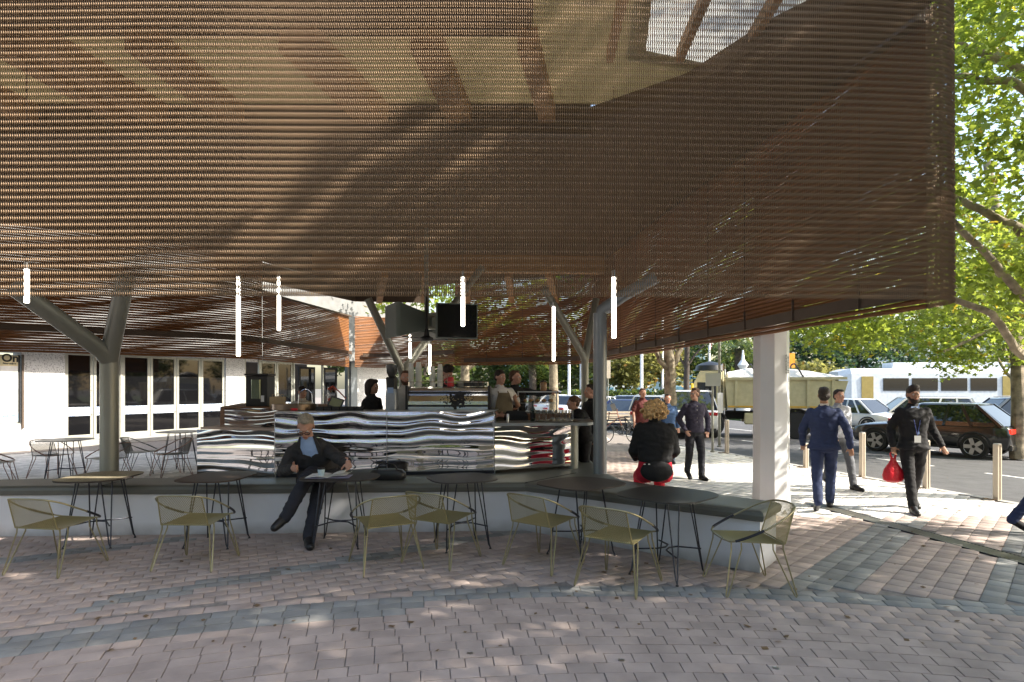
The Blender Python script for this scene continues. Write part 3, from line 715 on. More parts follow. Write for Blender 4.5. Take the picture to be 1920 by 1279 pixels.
def lattice(b_, P, nu, nv, th=.0022, wd=.0042):
    """diagonal strand lattice over the quad patch P(u,v)"""
    for k in range(-nv, nu+1):
        for sgn in (1, -1):
            pts = []
            for q in range(nv+1):
                u = k + q if sgn > 0 else k + nv - q
                if 0 <= u <= nu: pts.append(P(u/nu, q/nv))
            if len(pts) > 1:
                for a, c in zip(pts[:-1], pts[1:]): b_.tube([a, c], wd*.55, 3, cap=False)
def make_chair(label, group, col='olive_metal', wire='olive_wire', grip='dark_metal', loc=(0,0,0), rz=0, fine=True):
    t = thing('wire_chair', label, 'chair', loc, rz, group)
    b_ = MB(); n = 8; rg = []
    for i in range(n+1):
        v = i/n; y = -.225 + .475*v; hw = .245 - .03*v
        z0 = .448 + .022*v
        rg.append([Vector((x*hw, y, z0 - .026*(1-x*x)*math.sin(math.pi*v)**.6 + dz)) for dz in (0,) for x in (-1,-.6,-.2,.2,.6,1)] + [Vector((x*hw, y, z0 - .004 - .026*(1-x*x)*math.sin(math.pi*v)**.6)) for x in (1,.6,.2,-.2,-.6,-1)])
    b_.rings(rg).build('seat', MATS[col], t, smooth=True)
    def BP(u, v):   # back patch
        x = (u*2-1)*(.235 - .015*v); y = -.235 - .085*v - .055*v*(1-(u*2-1)**2); z = .452 + .285*v + .022*v*(1-(u*2-1)**2); return Vector((x,y,z))
    bp = MB(); lattice(bp, BP, 24, 15)
    for a in (0, 1): bp.tube([BP(a, k/5) for k in range(6)], .006, 6)
    bp.tube([BP(k/8, 0) for k in range(9)], .006, 6)
    bk = bp.build('backrest', MATS[col], t)
    ring = [(.215,.25,.468),(.285,.20,.492),(.325,.06,.555),(.325,-.10,.63),(.285,-.24,.705),(.20,-.335,.748),(.09,-.375,.760),(0,-.385,.762)]
    full = catmull(ring + [(-x,y,z) for x,y,z in ring[::-1][1:]], 5)
    MB().tube(full, .0085, 8).build('arm_ring', MATS[wire], t, smooth=True)
    MB().tube([(-.215,.25,.468),(-.1,.262,.462),(.1,.262,.462),(.215,.25,.468)], .007, 6).build('front_rail', MATS[wire], t, smooth=True)
    for s_ in (-1, 1):
        seg = full[4:13] if s_ > 0 else full[-13:-4]
        MB().tube(seg, .012, 8).build('arm_sleeve', MATS[grip], t, smooth=True)
    for x, y, fx, fy in ((-.215,.235,-.285,.30),(.215,.235,.285,.30),(-.235,-.215,-.30,-.30),(.235,-.215,.30,-.30)):
        sg = 1 if y > 0 else -1; lg = MB()
        pts = [(x, y-.045*sg*2, .455),(x*1.02, y-.045*sg*2, .40) ,(fx-.004*sg, fy-.012*sg, .022),(fx, fy, .008),(fx+.001,fy+.006*sg,.022),(x*1.02,y,.40),(x,y,.462)]
        lg.tube(pts, .0068, 6); lg.build('leg', MATS[wire], t, smooth=True)
    return t
ch0 = make_chair('olive wire chair at far left before the slotted table', CG, loc=(-4.53,6.12,0), rz=R(-9))
for x, y, rz, lb in [(-3.22,6.28,-2,'olive wire chair second from left, in front of the brown topped table'),
    (-1.29,6.22,29,'olive wire chair turned left, just right of the reading man\'s table'),(-.73,6.42,-29,'olive wire chair in front of the middle table with the sun patch'),
    (.33,6.27,-39,'olive wire chair left of the oval table, sunlit seat corner'),(.985,5.63,-36,'olive wire chair nearest the camera, before the darkest table'),
    (2.13,5.55,92,'olive wire chair at far right facing left by the bench end')]:
    dup(ch0, (x,y,0), R(rz), lb)
# background terrace, left
BT = 'pale tables on the terrace by the glass doors'
make_table('pale topped table on the left terrace near the white wall', BT, MATS['table_pale'], H=.82, loc=(-8.55,11.75,0), rz=R(8), a=.40,b_=.46)
make_table('pale topped table before the glass doors, left of the mirror counter', BT, MATS['table_pale'], H=.86, loc=(-7.25,13.4,0), rz=R(-5), a=.40,b_=.46)
M('chair_grey', (.16,.165,.15), .45, .3); M('wire_red', (.30,.17,.13), .4, .3); 
ch1 = make_chair('wire chair leftmost at the terrace table, facing right', 'wire chairs on the left terrace', 'chair_grey','wire_red','wire_red', loc=(-9.35,11.1,0), rz=R(-58))
for x, y, rz, lb in [(-9.25,12.35,-110,'wire chair behind the leftmost one at the terrace table'),(-7.75,11.75,75,'wire chair right of the terrace table, partly behind the forked column'),(-7.0,12.6,140,'wire chair hidden behind the thick forked column')]:
    dup(ch1, (x,y,0), R(rz), lb)
ch2 = make_chair('grey wire chair left of the table before the glass doors', 'grey wire chairs by the glass doors', 'chair_grey','chair_grey','chair_grey', loc=(-7.85,13.0,0), rz=R(-75))
dup(ch2, (-6.35,13.7,0), R(85), 'grey wire chair half hidden by the left end of the mirror counter')
# items on tables
def cup(label, loc, body, lid, h=.105, group=None):
    t = thing('coffee_cup', label, 'cup', loc, 0, group)
    MB().lathe([(.028,0),(.0285,.002),(.041,h)], (0,0,0), 20).build('cup_body', body, t, smooth=True)
    MB().lathe([(.043,h),(.043,h+.006),(.037,h+.012),(.037,h+.018),(.0,h+.018)], (0,0,0), 20, cap=False).build('lid', lid, t, smooth=True)
    return t
cp = W(603,0,6.98); cup('pale blue takeaway coffee cup with black lid on the reading man\'s table', (-2.155,6.93,.78), M('cup_blue',(.45,.56,.60),.5), MATS['black'])
def curved_page(name, x0, x1, y0, y1, z, lift, parent, mat, curl=0):
    n = 10; rg = []
    for i in range(n+1):
        u = i/n; x = x0+(x1-x0)*u; zz = z + lift*math.sin(math.pi*min(u*1.1,1))*.5 + curl*u**4
        x -= curl*.4*u**5*(1 if x1 > x0 else -1)
        rg.append([Vector((x,y0,zz)),Vector((x,y1,zz)),Vector((x,y1,zz-.003)),Vector((x,y0,zz-.003))])
    return MB().rings(rg).build(name, mat, parent, smooth=True)
bk_ = thing('open_magazine', 'open white magazine held on the table by the reading man', 'magazine', (-2.08,7.02,.785), R(4))
pm_ = M('paper', (.78,.78,.76), .6)
curved_page('page', 0,-.25,-.15,.12,.012,.03,bk_,pm_); curved_page('page', 0,.24,-.15,.12,.012,.05,bk_,pm_,.04); curved_page('page', .01,.22,-.14,.13,.024,.06,bk_,pm_,.07)
curved_page('page', -.01,-.23,-.15,.13,.024,.02,bk_,pm_)
MB().box((0,-.01,.006),(.47,.255,.006)).build('cover', M('mag_cover',(.35,.33,.5),.4), bk_)
pp = MB()
for i in range(9):
    for sx in (-1,1): pp.box((sx*.12,-.11+i*.024,.0455),(.15,.004,.0012))
# bag on the bench
bg_ = thing('leather_bag', 'black leather bag lying on the bench behind the reading man\'s table', 'bag', (-1.62,7.98,.612), 0)
MB().rings([[Vector((x*k,y*k,z)) for x,y in sup(.24,.10,.7,24)] for k,z in ((.9,0),(1.02,.03),(1.0,.09),(.8,.13),(.5,.14))]).build('body', MATS['black'], bg_, smooth=True)
MB().tube(catmull([(-.13,-.03,.13),(-.09,-.05,.20),(0,-.06,.215),(.09,-.05,.20),(.13,-.03,.13)],5), .010, 8).build('handle', MATS['black'], bg_, smooth=True)
# ---------------- equipment on the counters ----------------
CT = 1.49
em = thing('espresso_machine', 'long chrome espresso machine with rounded polished back panel', 'coffee machine', (W(840,0,8.95).x, 8.95, CT))
prof = [(-.02,0),(-.03,.06),(-.02,.12),(.03,.20),(.06,.27),(.08,.31),(.30,.33),(.52,.32),(.52,0)]
L_ = .58
rg = [[Vector((sx*L_, y, z)) for y, z in prof] for sx in (-1,-.33,.33,1)]
MB().rings(rg).build('body', M('machine_steel',(.62,.63,.64),.18,1,var=.02), em)
for sx in (-1,1): MB().prism([(sx*(L_+.005),-.05),(sx*(L_+.035),-.05),(sx*(L_+.035),.54),(sx*(L_+.005),.54)],-.0,.345).build('end_panel', MATS['black'], em)
for z,yy in ((.055,-.034),(.245,.045)): MB().bar((-L_,yy,z),(L_,yy,z),.012,.03).build('trim_strip', MATS['black'], em)
MB().tube([(-L_,.05,.40),(L_,.05,.40)],.005,6).tube([(-L_,.05,.33),(-L_,.05,.40)],.005,6).tube([(L_,.05,.33),(L_,.05,.40)],.005,6).build('cup_rail', MATS['chrome'], em, smooth=True)
# dark stencilled splash on the back panel
ds = random.Random(3); sb = MB()
for i in range(230):
    u = ds.gauss(0,1); x = .14 + u*.11 ; z = .14 + ds.gauss(0,.075) + u*.03
    if -.5 < x < .55 and .02 < z < .25:
        y = np.interp(z, [0,.06,.12,.20,.27], [-.02,-.03,-.02,.03,.06]) - .004; s_ = ds.uniform(.006,.026) if abs(u)<1 else ds.uniform(.004,.010); sb.lathe([(s_,0),(s_,.002)],(0,0,0),7)
        k = len(sb.v)-14
        for q in range(k, len(sb.v)): vx, vy, vz = sb.v[q]; sb.v[q] = (x+vx, y - vz, z+vy)
tag(sb.build('black_splash', MATS['black_matte'], em), kind='stuff')
cupm = M('cup_white', (.66,.65,.60), .55)
def cup_stack(label, px, top, Z=9.15, base=CT+.335, r=.043, n=None):
    x = W(px,0,Z).x; zt = W(0,top,Z).z; t = thing('cup_stack', label, 'cup stack', (x, Z, base), 0, 'stacks of paper cups on the espresso machine')
    MB().lathe([(r*.95,0),(r*.70,.10)], (0,0,0), 18).build('cup', cupm, t, smooth=True)
    z = .012; 
    while base + z + .10 < zt:
        MB().lathe([(r*1.02,z),(r*1.02,z+.006),(r*.96,z+.012)], (0,0,0), 18).build('rim', cupm, t, smooth=True); z += .0165
    MB().lathe([(r*.95,z),(r*.70,z+.09),(r*.68,z+.09)], (random.uniform(-.003,.003),0,0), 18).build('cup', cupm, t, smooth=True)
cup_stack('tall stack of white paper cups, leftmost on the machine', 771, 681)
cup_stack('tallest stack of white paper cups, second from left', 785, 679, r=.050)
cup_stack('lower stack of white paper cups, third from left', 811, 686)
cup_stack('stack of white paper cups next to the red jug', 825, 682)
t = thing('milk_jug', 'small red jug on top of the espresso machine', 'jug', (W(845,0,9.2).x,9.2,CT+.335)); rd = M('red_enamel',(.55,.02,.03),.3)
MB().lathe([(.05,0),(.055,.02),(.050,.08),(.045,.13),(.05,.14)],(0,0,0),18).build('body', rd, t, smooth=True); MB().tube(catmull([(-.05,0,.12),(-.09,0,.10),(-.09,0,.05),(-.05,0,.03)],4),.008,8).build('handle', rd, t, smooth=True)
t = thing('cup_tray', 'black box of upturned cups at the right of the espresso machine', 'tray', (W(888,0,9.2).x,9.2,CT+.335))
for i in range(4): MB().lathe([(.05,0),(.052,.05),(.04,.085),(.0,.086)],(-.10+i*.07,.02*(i%2),0),14,cap=False).build('bowl', MATS['black'], t, smooth=True)
t = thing('saucer_stack', 'stack of white saucers beside the red jug', 'saucers', (W(866,0,9.25).x,9.25,CT+.335))
for i in range(7): MB().lathe([(.03,0),(.075,.012),(.076,.014),(.03,.008)],(0,0,i*.012),18).build('saucer', cupm, t, smooth=True)
t = thing('coffee_grinder', 'tall coffee grinder with clear hopper left of the espresso machine', 'grinder', (W(735,0,8.8).x,8.8,CT))
MB().rings([[Vector((x*k,y*k+dy,z)) for x,y in sup(.085,.11,.45,24)] for k,z,dy in ((1,0,0),(1,.20,0),(.95,.24,0),(.8,.32,0),(.8,.45,-.01))]).build('body', M('grinder_grey',(.30,.33,.38),.35,.3), t)
MB().rings([[Vector((x*k,y*k-.01,z)) for x,y in sup(.085,.11,.45,24)] for k,z in ((.85,.30),(.9,.45),(.75,.47))]).build('motor_head', MATS['black'], t)
MB().lathe([(.045,.47),(.075,.53),(.085,.64),(.085,.65),(.02,.66)],(0,-.01,0),20).build('hopper', M('smoky_glass',(.05,.05,.05),.08), t, smooth=True)
MB().box((0,-.112,.28),(.08,.01,.08)).build('display', M('lcd',(.25,.35,.55),.3), t)
t = thing('bar_blender', 'black cabinet drinks machine with glass front at the back of the kiosk', 'drinks machine', (W(488,0,9.8).x,9.8,1.515))
MB().box((0,0,.24),(.34,.3,.48)).build('body', MATS['black'], t, bevel=.01); MB().box((0,0,.50),(.37,.33,.03)).build('lid', MATS['black'], t, bevel=.005)
MB().rings([[Vector((x,y-.155,z)) for x,y in sup(.075,.03,.6,16)] for z in (.12,.42)]).build('glass_column', M('green_glass',(.20,.24,.17),.1,.5), t); MB().box((.10,-.156,.12),(.05,.01,.1)).build('panel', MATS['brushed'], t)
pb = M('kraft',(.42,.32,.19),.8)
for i,(px,s_) in enumerate(((513,.15),(523,.16),(533,.15))):
    t = thing('paper_bag', ['leftmost kraft paper bag standing by the drinks machine','middle kraft paper bag of the three on the back counter','rightmost kraft paper bag behind the round tin'][i], 'paper bag', (W(px,0,9.6).x,9.6-.04*i,1.515),R(i*9-9),'kraft paper bags')
    MB().rings([[Vector((x*k,y,z)) for x,y in ((-.05,-.035),(.05,-.035),(.05,.035),(-.05,.035))] for k,z in ((1,0),(.96,s_),)]).build('bag_body', pb, t); MB().tube(catmull([(-.02,0,s_),(-.02,0,s_+.035),(.02,0,s_+.035),(.02,0,s_)],4),.004,5).build('handle', pb, t)
t = thing('round_tin', 'wide round steel tray with red labels on the counter', 'tray', (W(553,0,8.75).x,8.75,CT)); MB().lathe([(.30,0),(.31,.005),(.31,.085),(.295,.085),(.29,.02),(0,.02)],(0,0,0),36,cap=False).build('tin_wall', M('tin',(.16,.12,.09),.3,.8), t, smooth=True)
MB().box((.10,-.305,.02),(.09,.012,.03)).build('label', rd, t)
t = thing('arched_tap', 'tall arched steel frame standing on the counter', 'frame', (W(573,0,8.9).x,8.9,CT+.02))
MB().tube(catmull([(-.10,0,0),(-.10,0,.12),(-.085,0,.22),(0,0,.275),(.085,0,.22),(.10,0,.12),(.10,0,0)],6),.008,8).build('arch', MATS['chrome'], t, smooth=True); MB().tube([(-.10,0,.10),(.10,0,.10)],.005,6).build('cross_bar', MATS['chrome'], t)
t = thing('citrus_press', 'red lever citrus press at the back of the kiosk', 'juicer', (W(622,0,10.4).x,10.4,1.42)); orr = M('press_red',(.55,.07,.03),.3)
MB().box((0,0,.02),(.16,.18,.04)).build('foot', orr, t, bevel=.008); MB().tube([(-.06,0,.02),(-.06,0,.40)],.012,8).build('post', MATS['chrome'], t, smooth=True)
MB().lathe([(.05,.13),(.085,.19),(.085,.215),(.03,.20)],(.02,0,0),20).build('bowl', orr, t, smooth=True); MB().lathe([(.05,.30),(.06,.34),(.02,.38)],(.02,0,0),16).build('press_cup', MATS['chrome'], t, smooth=True)
MB().tube([(-.06,0,.36),(.02,-.02,.41),(.12,-.04,.34),(.26,-.06,.20)],[.02,.018,.012,.010],8).build('lever', orr, t, smooth=True)
t = thing('register_tablet', 'tilted point of sale tablet with green screen on the counter', 'tablet', (W(630,0,8.9).x,8.9,CT)); 
MB().box((0,0,.10),(.20,.015,.16),rx=R(-25),ry=R(18)).build('tablet_case', MATS['black'], t); MB().box((0,-.011,.10),(.16,.003,.125),rx=R(-25),ry=R(18)).build('screen', M('screen_olive',(.20,.21,.10),.2), t); MB().tube([(0,.05,0),(0,.02,.10)],.012,8).build('stand', MATS['black'], t)
for i in range(6):
    t = thing('black_caddy', ['black caddy box, leftmost in the row on the counter edge','second black caddy box from the left','third black caddy box from the left','fourth black caddy box, below the tablet','fifth black caddy box from the left','black caddy box at the right end of the row'][i], 'box', (W(598+i*14.5,0,8.45).x,8.50+.012*i,CT), 0, 'row of black caddy boxes')
    MB().rings([[Vector((x,y,z)) for x,y in ((-.048,-.03),(.048,-.03),(.048,.03),(-.048,.03))] for z in (0,.055)]+[[Vector((x*.9,y*.85,z)) for x,y in ((-.048,-.03),(.048,-.03),(.048,.03),(-.048,.03))] for z in (.055,.02)]).build('box_wall', MATS['black_matte'], t)
# bar items
gl = bpy.data.materials.new('clear_glass'); gl.use_nodes=True; q=gl.node_tree.nodes["Principled BSDF"]; q.inputs["Base Color"].default_value=(.95,.95,.93,1); q.inputs["Roughness"].default_value=.04; q.inputs["Transmission Weight"].default_value=1; q.inputs["IOR"].default_value=1.25
BTZ = 1.315
for i in range(12):
    px = 1008+ (i%6)*12.5; Z = 8.95 + (i//6)*.13
    t = tag(MB().lathe([(.028,0),(.036,.002),(.042,.15),(.039,.15),(.033,.01),(0,.01)],(0,0,0),16,cap=False).build('water_glass', gl, smooth=True), 'clear drinking glass in the cluster on the bar', 'glass', 'drinking glasses on the bar')
    t.location = (W(px,0,Z).x, Z, BTZ+.014); 
t = tag(MB().lathe([(.34,0),(.35,.012),(.33,.012),(0,.008)],(0,0,0),32,cap=False).build('round_tray', M('tray_brown',(.10,.07,.05),.3), smooth=True), 'round brown tray under the glasses on the bar', 'tray'); t.location=(W(1045,0,9.0).x,9.0,BTZ+.001)
t = thing('wine_bottle','dark bottle standing left of the glasses on the bar','bottle',(W(999,0,9.0).x,9.02,BTZ)); MB().lathe([(.036,0),(.038,.01),(.038,.17),(.014,.22),(.013,.29),(.015,.30)],(0,0,0),18).build('bottle', M('bottle_green',(.01,.02,.012),.1), t, smooth=True); MB().lathe([(.0385,.05),(.0385,.13)],(0,0,0),18,cap=False).build('label', MATS['black_matte'], t)
t = thing('steel_canister','small steel canister alone on the bar near the mirror counter','canister',(W(952,0,8.75).x,8.75,BTZ)); MB().lathe([(.02,0),(.02,.115),(.016,.12)],(0,0,0),14).build('can', MATS['brushed'], t, smooth=True)
t = thing('glass_cabinet','glass pastry cabinet with steel frame behind the bar','display cabinet',(W(1008,0,10.4).x,10.4,1.38),R(-4))
fb = MB()
for x in (-.32,.32):
    for y in (-.18,.18): fb.bar((x,y,0),(x,y,.36),.02)
for z in (0.01,.36):
    for y in (-.18,.18): fb.bar((-.32,y,z),(.32,y,z),.02)
    for x in (-.32,.32): fb.bar((x,-.18,z),(x,.18,z),.02)
fb.build('frame', MATS['brushed'], t); MB().box((0,-.18,.18),(.60,.006,.32)).build('pane', gl, t); MB().box((0,0,.17),(.6,.34,.008)).build('shelf', MATS['brushed'], t); MB().box((0,.185,.18),(.60,.006,.32)).build('back_pane', gl, t)
for i in range(5): MB().ell((-.22+i*.11,-.05,.21),(.045,.045,.03),10,6).build('pastry', M('pastry',(.45,.25,.10),.7), t, smooth=True)
MB().prism([(-.5,-.25),(.6,-.25),(.6,.3),(-.5,.3)],-.98,-.01).build('cabinet_base', M('kiosk_wood'), t)
t = thing('cookie_jar','glass jar of biscuits with black lid on the pastry cabinet','jar',(W(1019,0,10.4).x,10.4,1.755)); MB().lathe([(.05,0),(.058,.02),(.058,.13),(.045,.15)],(0,0,0),18).build('jar', M('jar_amber',(.35,.2,.1),.15), t, smooth=True); MB().lathe([(.055,.15),(.055,.165),(.02,.175),(.015,.19),(0,.195)],(0,0,0),18,cap=False).build('lid', MATS['black'], t, smooth=True)
t = thing('till_box','low black till box behind the bar counter','till',(W(968,0,9.0).x,9.35,BTZ)); MB().rings([[Vector((x*k,y*k,z)) for x,y in ((-.18,-.1),(.18,-.1),(.18,.1),(-.18,.1))] for k,z in ((1,0),(1,.07),(.8,.14))]).build('till', MATS['black_matte'], t); MB().tube([(.14,0,.14),(.17,0,.22)],.012,8).build('till_arm', MATS['black'], t)
t = tag(MB().ell((0,0,.015),(.09,.03,.012),10,6).ell((.05,.02,.03),(.06,.02,.012),10,6,rot=Euler((.2,.4,.9)).to_matrix()).ell((-.04,.0,.03),(.05,.02,.01),10,6,rot=Euler((.2,-.4,.5)).to_matrix()).build('sunglasses_pile', MATS['black_matte'], smooth=True),'small crumpled black cloth on the low side counter','cloth'); t.location=(W(500,0,8.6).x,8.62,1.252)
# screens housing, fan
hz = M('housing_green',(.17,.20,.185),.5,var=.04)
def housing(label, c, rz, w_, h_, dep, screen, tilt=0):
    t = thing('screen_housing', label, 'screen', tuple(c), rz, 'screen housings round the central pole')
    f = [Vector((x*w_/2,-dep/2,z*h_/2)) for x,z in ((-1,-1),(1,-1),(1,1),(-1,1))]; bk = [Vector((x*w_*.22,dep/2,z*h_*.28)) for x,z in ((-1,-1),(1,-1),(1,1),(-1,1))]
    MB().rings([f,[v+Vector((0,.06,0)) for v in f],bk]).build('hood', hz, t)
    if screen: MB().box((0,-dep/2-.006,0),(w_-.04,.012,h_-.04)).build('screen', M('screen_black',(.004,.004,.005),.12,var=0), t)
    else: MB().box((0,-dep/2-.004,0),(w_-.06,.008,h_-.06)).build('back_plate', hz, t)
    return t
housing('black television in a grey green hood facing front right', W(850,606,11.2), R(16), .74, .62, .75, True)
housing('grey green hood of the screen facing left, seen from its side', W(760,601,11.2)+Vector((0,.15,0)), R(-62), .74, .60, .60, False)
housing('grey green hood of the rear screen between the two others', W(800,612,12.0), R(176), .74, .5, .6, True)
t = thing('screen_pole','grey steel pole carrying the three screens','pole',(W(800,0,11.5).x,11.5,W(0,618,11.5).z)); MB().tube([(0,0,0),(0,0,1.9)],.045,14).build('pole', MATS['steel_grey'], t, smooth=True); MB().bar((-.35,0,.28),(.35,0,.28),.05).build('bracket', MATS['steel_grey'], t); MB().bar((-.25,-.1,.02),(.25,-.1,.02),.05).build('bracket', MATS['steel_grey'], t)
t = thing('ceiling_fan','black ceiling fan with three thin blades under the screens','ceiling fan',(W(800,0,10.8).x,10.8,W(0,637,10.8).z)); MB().lathe([(.02,-.03),(.11,-.02),(.12,.03),(.05,.07),(.035,.16),(.02,.20),(.012,.9)],(0,0,0),20).build('motor', MATS['black'], t, smooth=True)
for k in range(3):
    a = R(8+k*120); d = Vector((math.cos(a),math.sin(a),0)); MB().bar(d*.1,d*.72,.11,.012).build('blade', MATS['black'], t)
# ---------------- people ----------------
from mathutils import noise as mnoise
def hash_str(t): return sum((i+1)*ord(c) for i, c in enumerate(t))
def remeshed(mb, name, mat, parent, vox=.012, smooth=3, fac=.5, wr=0):
    me = mb.mesh(name); o = link(name, me, mat, parent)
    bm = bmesh.new(); bm.from_mesh(me); bmesh.ops.recalc_face_normals(bm, faces=bm.faces); bm.to_mesh(me); bm.free()
    m = o.modifiers.new('r','REMESH'); m.mode='VOXEL'; m.voxel_size=vox; m.use_smooth_shade=True
    if smooth: s_ = o.modifiers.new('s','SMOOTH'); s_.iterations=smooth; s_.factor=fac
    dg = bpy.context.evaluated_depsgraph_get(); me2 = bpy.data.meshes.new_from_object(o.evaluated_get(dg)); 
    o.modifiers.clear(); o.data = me2; me2.name = name; bpy.data.meshes.remove(me)
    if len(me2.materials)==0: me2.materials.append(mat)
    if wr:
        sd = (hash_str(parent.get('label','')) % 97)*1.3
        n_ = len(me2.vertices); co = np.zeros(n_*3, np.float32); no = np.zeros(n_*3, np.float32)
        me2.vertices.foreach_get('co', co); me2.vertices.foreach_get('normal', no); co = co.reshape(-1,3); no = no.reshape(-1,3); k_ = np.empty(n_, np.float32)
        for i_, c in enumerate(co.tolist()): k_[i_] = wr*(1-2*abs(mnoise.noise((c[0]*9+sd,c[1]*9,c[2]*15))))*.9 + wr*.45*mnoise.noise((c[0]*20,c[1]*20+sd,c[2]*34))
        me2.vertices.foreach_set('co', (co + no*k_[:,None]).ravel())
        me2.update()
    me2.polygons.foreach_set("use_smooth",[True]*len(me2.polygons)); return o
V3 = Vector
STAND = dict(pel=(0,0,.96), chest=(0,.0,1.30), neck=(0,.015,1.49), head=(0,-.01,1.655),
  sL=(.185,.0,1.43), eL=(.245,.03,1.15), wL=(.255,-.03,.90), sR=(-.185,0,1.43), eR=(-.245,.03,1.15), wR=(-.255,-.03,.90),
  hL=(.09,0,.92), kL=(.105,-.03,.50), aL=(.105,.03,.085), tL=(.125,-.13,.03), hR=(-.09,0,.92), kR=(-.105,-.03,.50), aR=(-.105,.03,.085), tR=(-.125,-.13,.03))
def hand(b, wv, dv, side, curl=.5, s=1.0, fr=.0095):
    """palm, four curled fingers of unequal length and a thumb leaving the side of the palm"""
    d = dv.normalized(); n = V3((0,-1,0)) if abs(d.y) < .8 else V3((0,0,1))
    lat = d.cross(n).normalized()*(side); pn = lat.cross(d).normalized()*side
    pc = wv + d*.05*s
    b.caps(wv-d*.03*s, wv+d*.015*s, .028*s, .026*s)
    for q in (-.024,-.008,.008,.024): b.caps(wv+d*.012*s+lat*q*.8*s, wv+d*.082*s+lat*q*s, .016*s, .0135*s, 8)
    for q, ln in ((-.030,.058),(-.010,.070),(.010,.076),(.030,.068)):
        p = wv + d*.084*s + lat*q*s; dirn = d.copy()
        for seg, k in ((.45,1),(.32,.9),(.23,.8)):
            dirn = (dirn*math.cos(curl*.75) + pn*math.sin(curl*.75)).normalized(); e = p + dirn*ln*seg*s; b.caps(p, e, fr*k*s, fr*k*.93*s, 7); p = e
    p = wv + d*.02*s + lat*.030*s; e = p + (d*.6+lat*.7+pn*.3).normalized()*.042*s; b.caps(p, e, .013*s, .011*s, 8); b.caps(e, e+(d*.85+lat*.15+pn*.45).normalized()*.035*s, .011*s, .009*s, 8)
def torso(b, J, h_lo, k=1, top=True, flare=0, build=1.0, pad=0, neck=True, rmul=None):
    pel, ch, nk = V3(J['pel']), V3(J['chest']), V3(J['neck']); sl_, sr_ = V3(J['sL']), V3(J['sR']); hl, hr = V3(J['hL']), V3(J['hR'])
    r0 = (hl-hr).normalized(); r1 = (sl_-sr_).normalized(); hw = (sl_-sr_).length/2
    rows = [(-.22,.172+flare,.125+flare*.6),(-.12,.172+flare*.7,.128+flare*.5),(0,.165+flare*.3,.122),(.30,.150,.112),(.62,.160,.118),(.85,.172,.120)]
    rings = []
    def ring(c, rx, ry, r, up):
        f = up.cross(r).normalized(); r = f.cross(up).normalized(); return [c + r*(rx*build+pad)*math.copysign(abs(math.cos(t))**.85, math.cos(t)) + f*(ry*build+pad)*math.copysign(abs(math.sin(t))**.85, math.sin(t)) for t in [2*math.pi*i/20 for i in range(20)]]
    up0 = (ch-pel).normalized(); up1 = (nk-ch).normalized()
    for u, rx, ry in rows:
        if u < h_lo: continue
        c = pel + (ch-pel)*u + (nk-ch)*max(0,u-.8)*.0; r = r0.lerp(r1, max(0,min(1,u))); rings.append(ring(c, rx, ry, r, up0))
    c = ch; rings.append(ring(ch+(nk-ch)*.0, hw*.93, .122, r1, up0.lerp(up1,.5)))
    rings.append(ring(ch+(nk-ch)*.42, hw*.95, .112, r1, up1)); rings.append(ring(ch+(nk-ch)*.72, hw*.80, .092, r1, up1)); rings.append(ring(ch+(nk-ch)*.95, hw*.42, .066, r1, up1))
    b.rings(rings)
